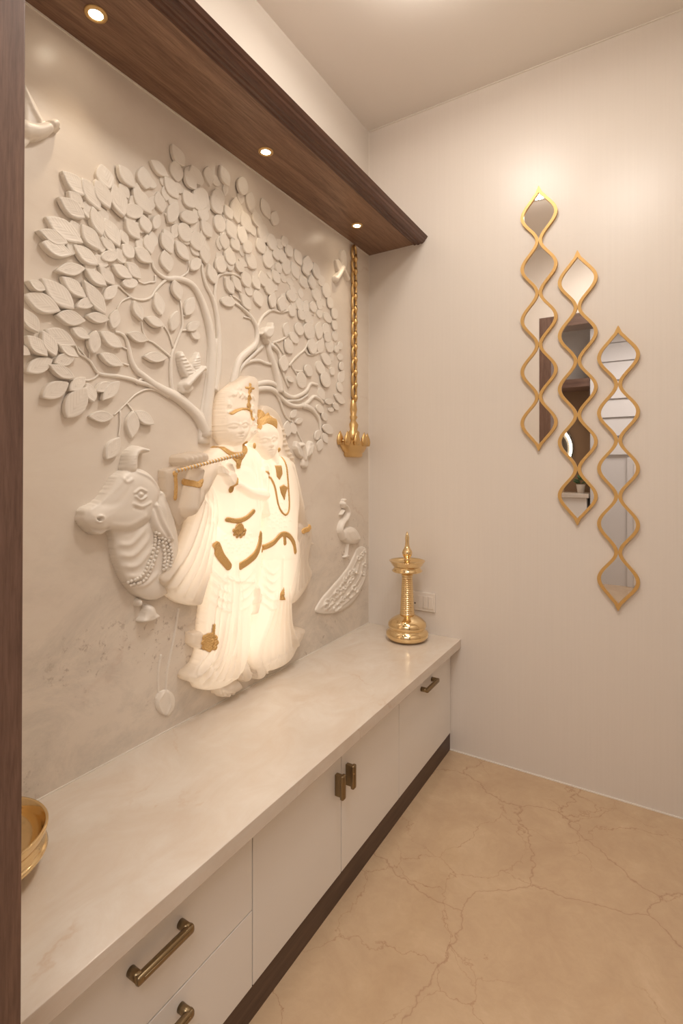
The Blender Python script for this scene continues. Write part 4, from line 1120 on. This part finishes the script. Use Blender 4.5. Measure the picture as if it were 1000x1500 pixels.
# ================================================================== ogee mirrors
def mirror_strip(cx, ztop, label):
    n, pitch, hw = 5, .2, .0665
    t = thing('ogee_mirror', label, 'mirror', (cx, YB, ztop-1.0), 'gold framed ogee mirror chains on the end wall')
    ns = 28
    prof = []                          # centre line of the right-hand frame member, from top tip to bottom tip
    for i in range(n*ns+1):
        u = i/ns; f_ = u-math.floor(u)
        a = (1-math.cos(2*PI*f_))/2
        c = .0060+(hw-.0060-.0050)*a**.96
        if u < .14: c *= (u/.14)**.75
        if u > n-.14: c *= ((n-u)/.14)**.75
        prof.append((c, -u*pitch))
    fw, th = .0060, .013
    bm = bmesh.new()
    for s_ in (-1, 1):
        prev = None
        for i, (c, z) in enumerate(prof):
            a = prof[max(i-1, 0)]; b = prof[min(i+1, len(prof)-1)]
            tx, tz = b[0]-a[0], b[1]-a[1]; l = math.hypot(tx, tz); nx, nz = -tz/l, tx/l
            if i in (0, len(prof)-1): nx, nz = 1, 0
            pi_ = (max(c-nx*fw, -.0002), z-nz*fw*.6); po = (c+nx*fw, z+nz*fw*.6)
            if i == 0: po = (.0006, z+.010); pi_ = (0, z+.004)
            if i == len(prof)-1: po = (.0006, z-.010); pi_ = (0, z-.004)
            r = []
            for (qx, qz) in (pi_, po):
                for yy in (YB-.001, YB-th): r.append(bm.verts.new((cx+s_*qx, yy, ztop+qz)))
            # small chamfer at the front
            if prev:
                A0, A1, B0, B1 = prev; a0, a1, b0, b1 = r
                for q in ((A1, B1, b1, a1), (A0, a0, b0, B0), (B0, b0, b1, B1), (A0, A1, a1, a0)): bm.faces.new(q)
            prev = r
    obj('frame', bm, M['frame_gold'], t)
    for k in range(n):
        bm = bmesh.new(); pts = []
        seg = prof[k*ns:(k+1)*ns+1]
        R_ = [(max(c-.001, .0008), z) for c, z in seg]
        P = R_+[(-x, z) for x, z in R_[::-1]]
        tilt = math.radians(MT[k % 5]*.0)
        vs = [bm.verts.new((cx+x, YB-.0070, ztop+z)) for x, z in P]; bm.faces.new(vs)
        vb = [bm.verts.new((cx+x, YB-.0030, ztop+z)) for x, z in P]; bm.faces.new(vb[::-1])
        for i in range(len(P)):
            j = (i+1) % len(P); bm.faces.new((vs[i], vs[j], vb[j], vb[i]))
        obj('mirror_pane', bm, M['mirror'], t)
MT = (0, 0, 0, 0, 0)
mirror_strip(.748, 2.266, 'highest and leftmost gold ogee mirror chain on the end wall')
mirror_strip(.884, 1.988, 'middle gold ogee mirror chain between the other two on the end wall')
mirror_strip(1.017, 1.690, 'lowest and rightmost gold ogee mirror chain on the end wall')

# ================================================================== the passage seen in the mirrors
D = -1.75
M['brown'] = mat('brown_wallcover', (.26, .16, .09), .55)
M['pale'] = mat('pale_grey_paint', (.70, .67, .65), .6)
struct('wall_passage_far', (-.6, D-.1, 0), (3.2, D, 2.75), M['pale'])
struct('wall_passage_left', (-.62, D, 0), (-.5, YF-.16, 2.75), M['pale'])
struct('wall_passage_right', (3.1, D, 0), (3.2, YF, 2.75), M['pale'])
struct('wall_passage_near', (XR, YF-.16, 0), (3.2, YF-.04, 2.75), M['pale'])
struct('wall_passage_side', (-.62, YF-.2, 0), (-.12, YF-.1, 2.75), M['pale'])
struct('ceiling_passage', (-.6, D, 2.75), (3.2, YF-.16, 2.82), M['ceiling'])
struct('trim_7', (-.5, D, 0), (.58, D+.02, 2.1), M['brown'])
struct('trim_8', (-.5, D, 2.0), (.60, D+.35, 2.08), M['wood_x'])
struct('trim_9', (.58, D, 0), (.63, D+.36, 2.75), M['pale'])
cl = thing('stair_cladding', 'pale grey stepped boards on the far passage wall, seen in the mirrors', 'cladding', (.8, D, 1.3))
for k in range(7):
    z = 1.33+k*.19
    b = bmesh.new(); box(b, (.64, D+.002, z), (1.9, D+.032, z+.185))
    for v in b.verts:
        if v.co.z > z+.1 and v.co.y > D+.01: v.co.y -= .022
    obj('board', b, M['pale'], cl)
dr = thing('passage_door', 'pale door in the far passage wall, seen in the lowest mirror', 'door', (1.25, D, 0))
boxo('door_frame', (.88, D, 0), (1.75, D+.03, 1.30), M['pale'], dr, .004)
boxo('door_leaf', (.94, D+.012, .02), (1.69, D+.045, 1.24), M['white'], dr, .004)
va = thing('vanity', 'cream vanity cabinet in the passage, seen in the middle mirror', 'vanity', (.1, D+.25, 0))
boxo('vanity_body', (-.45, D+.02, .45), (.55, D+.40, .90), M['cab'], va, .003)
boxo('vanity_top', (-.47, D+.02, .90), (.57, D+.42, .94), M['counter'], va, .003)
lm = thing('oval_mirror', 'lit round mirror on the brown passage wall, seen in the middle mirror', 'mirror', (.1, D+.03, 1.3))
vx, vz = .16, 1.40
def disc(bm, cx, cz, y0, y1, r0, r1, sz=1.15):
    seg = 48
    P = []
    for r, y in ((r1, y0), (r1, y1), (r0, y1), (r0, y0)):
        P.append([bm.verts.new((cx+r*math.cos(2*PI*i/seg), y, cz+sz*r*math.sin(2*PI*i/seg))) for i in range(seg)])
    for a in range(4):
        A, B = P[a], P[(a+1) % 4]
        for i in range(seg):
            j = (i+1) % seg; bm.faces.new((A[i], A[j], B[j], B[i]))
    return bm
obj('light_ring', disc(bmesh.new(), vx, vz, D+.022, D+.040, .195, .215), emit('ring_glow', (1, .88, .7), 9), lm, True)
obj('rim', disc(bmesh.new(), vx, vz, D+.021, D+.036, .215, .228), M['black'], lm, True)
obj('pane', disc(bmesh.new(), vx, vz, D+.021, D+.032, .0005, .195), mat('dark_mirror', (.10, .08, .06), .1, .4), lm, True)
lamp('mirror_glow', 'POINT', (vx, D+.12, vz), 1.6, (1, .82, .6), shadow_soft_size=.1)
pt = thing('potted_plant', 'small green plant in a cream pot on the passage vanity', 'plant', (.48, D+.22, .94))
obj('pot', lathe(bmesh.new(), [(.030, 0), (.042, .08), (.045, .085), (.038, .085), (.035, .07)], (.48, D+.22, .94), 24), M['white'], pt, True)
gm = mat('plant_green', (.05, .12, .04), .5)
for k in range(14):
    a = k*2.4; r = .03+.02*(k % 3); c_ = Vector((.48+r*math.cos(a), D+.22+r*math.sin(a), 1.05+.018*(k % 4)))
    b = bmesh.new(); bmesh.ops.create_uvsphere(b, u_segments=8, v_segments=5, radius=1)
    bmesh.ops.scale(b, verts=b.verts, vec=(.030, .016, .008)); bmesh.ops.rotate(b, verts=b.verts, cent=(0, 0, 0), matrix=Matrix.Rotation(a, 3, 'Z') @ Matrix.Rotation(-.6, 3, 'Y'))
    bmesh.ops.translate(b, verts=b.verts, vec=c_); obj('leaf', b, gm, pt, True)
tb = thing('patterned_box', 'small brown patterned napkin holder on the passage vanity', 'box', (.25, D+.22, .94))
boxo('holder', (.18, D+.19, .94), (.32, D+.25, 1.03), mat('holder', (.5, .34, .2), .5), tb, .004)
obj('arch', disc(bmesh.new(), .25, .985, D+.2505, D+.256, .012, .040, 1.0), M['brass_dark'], tb)
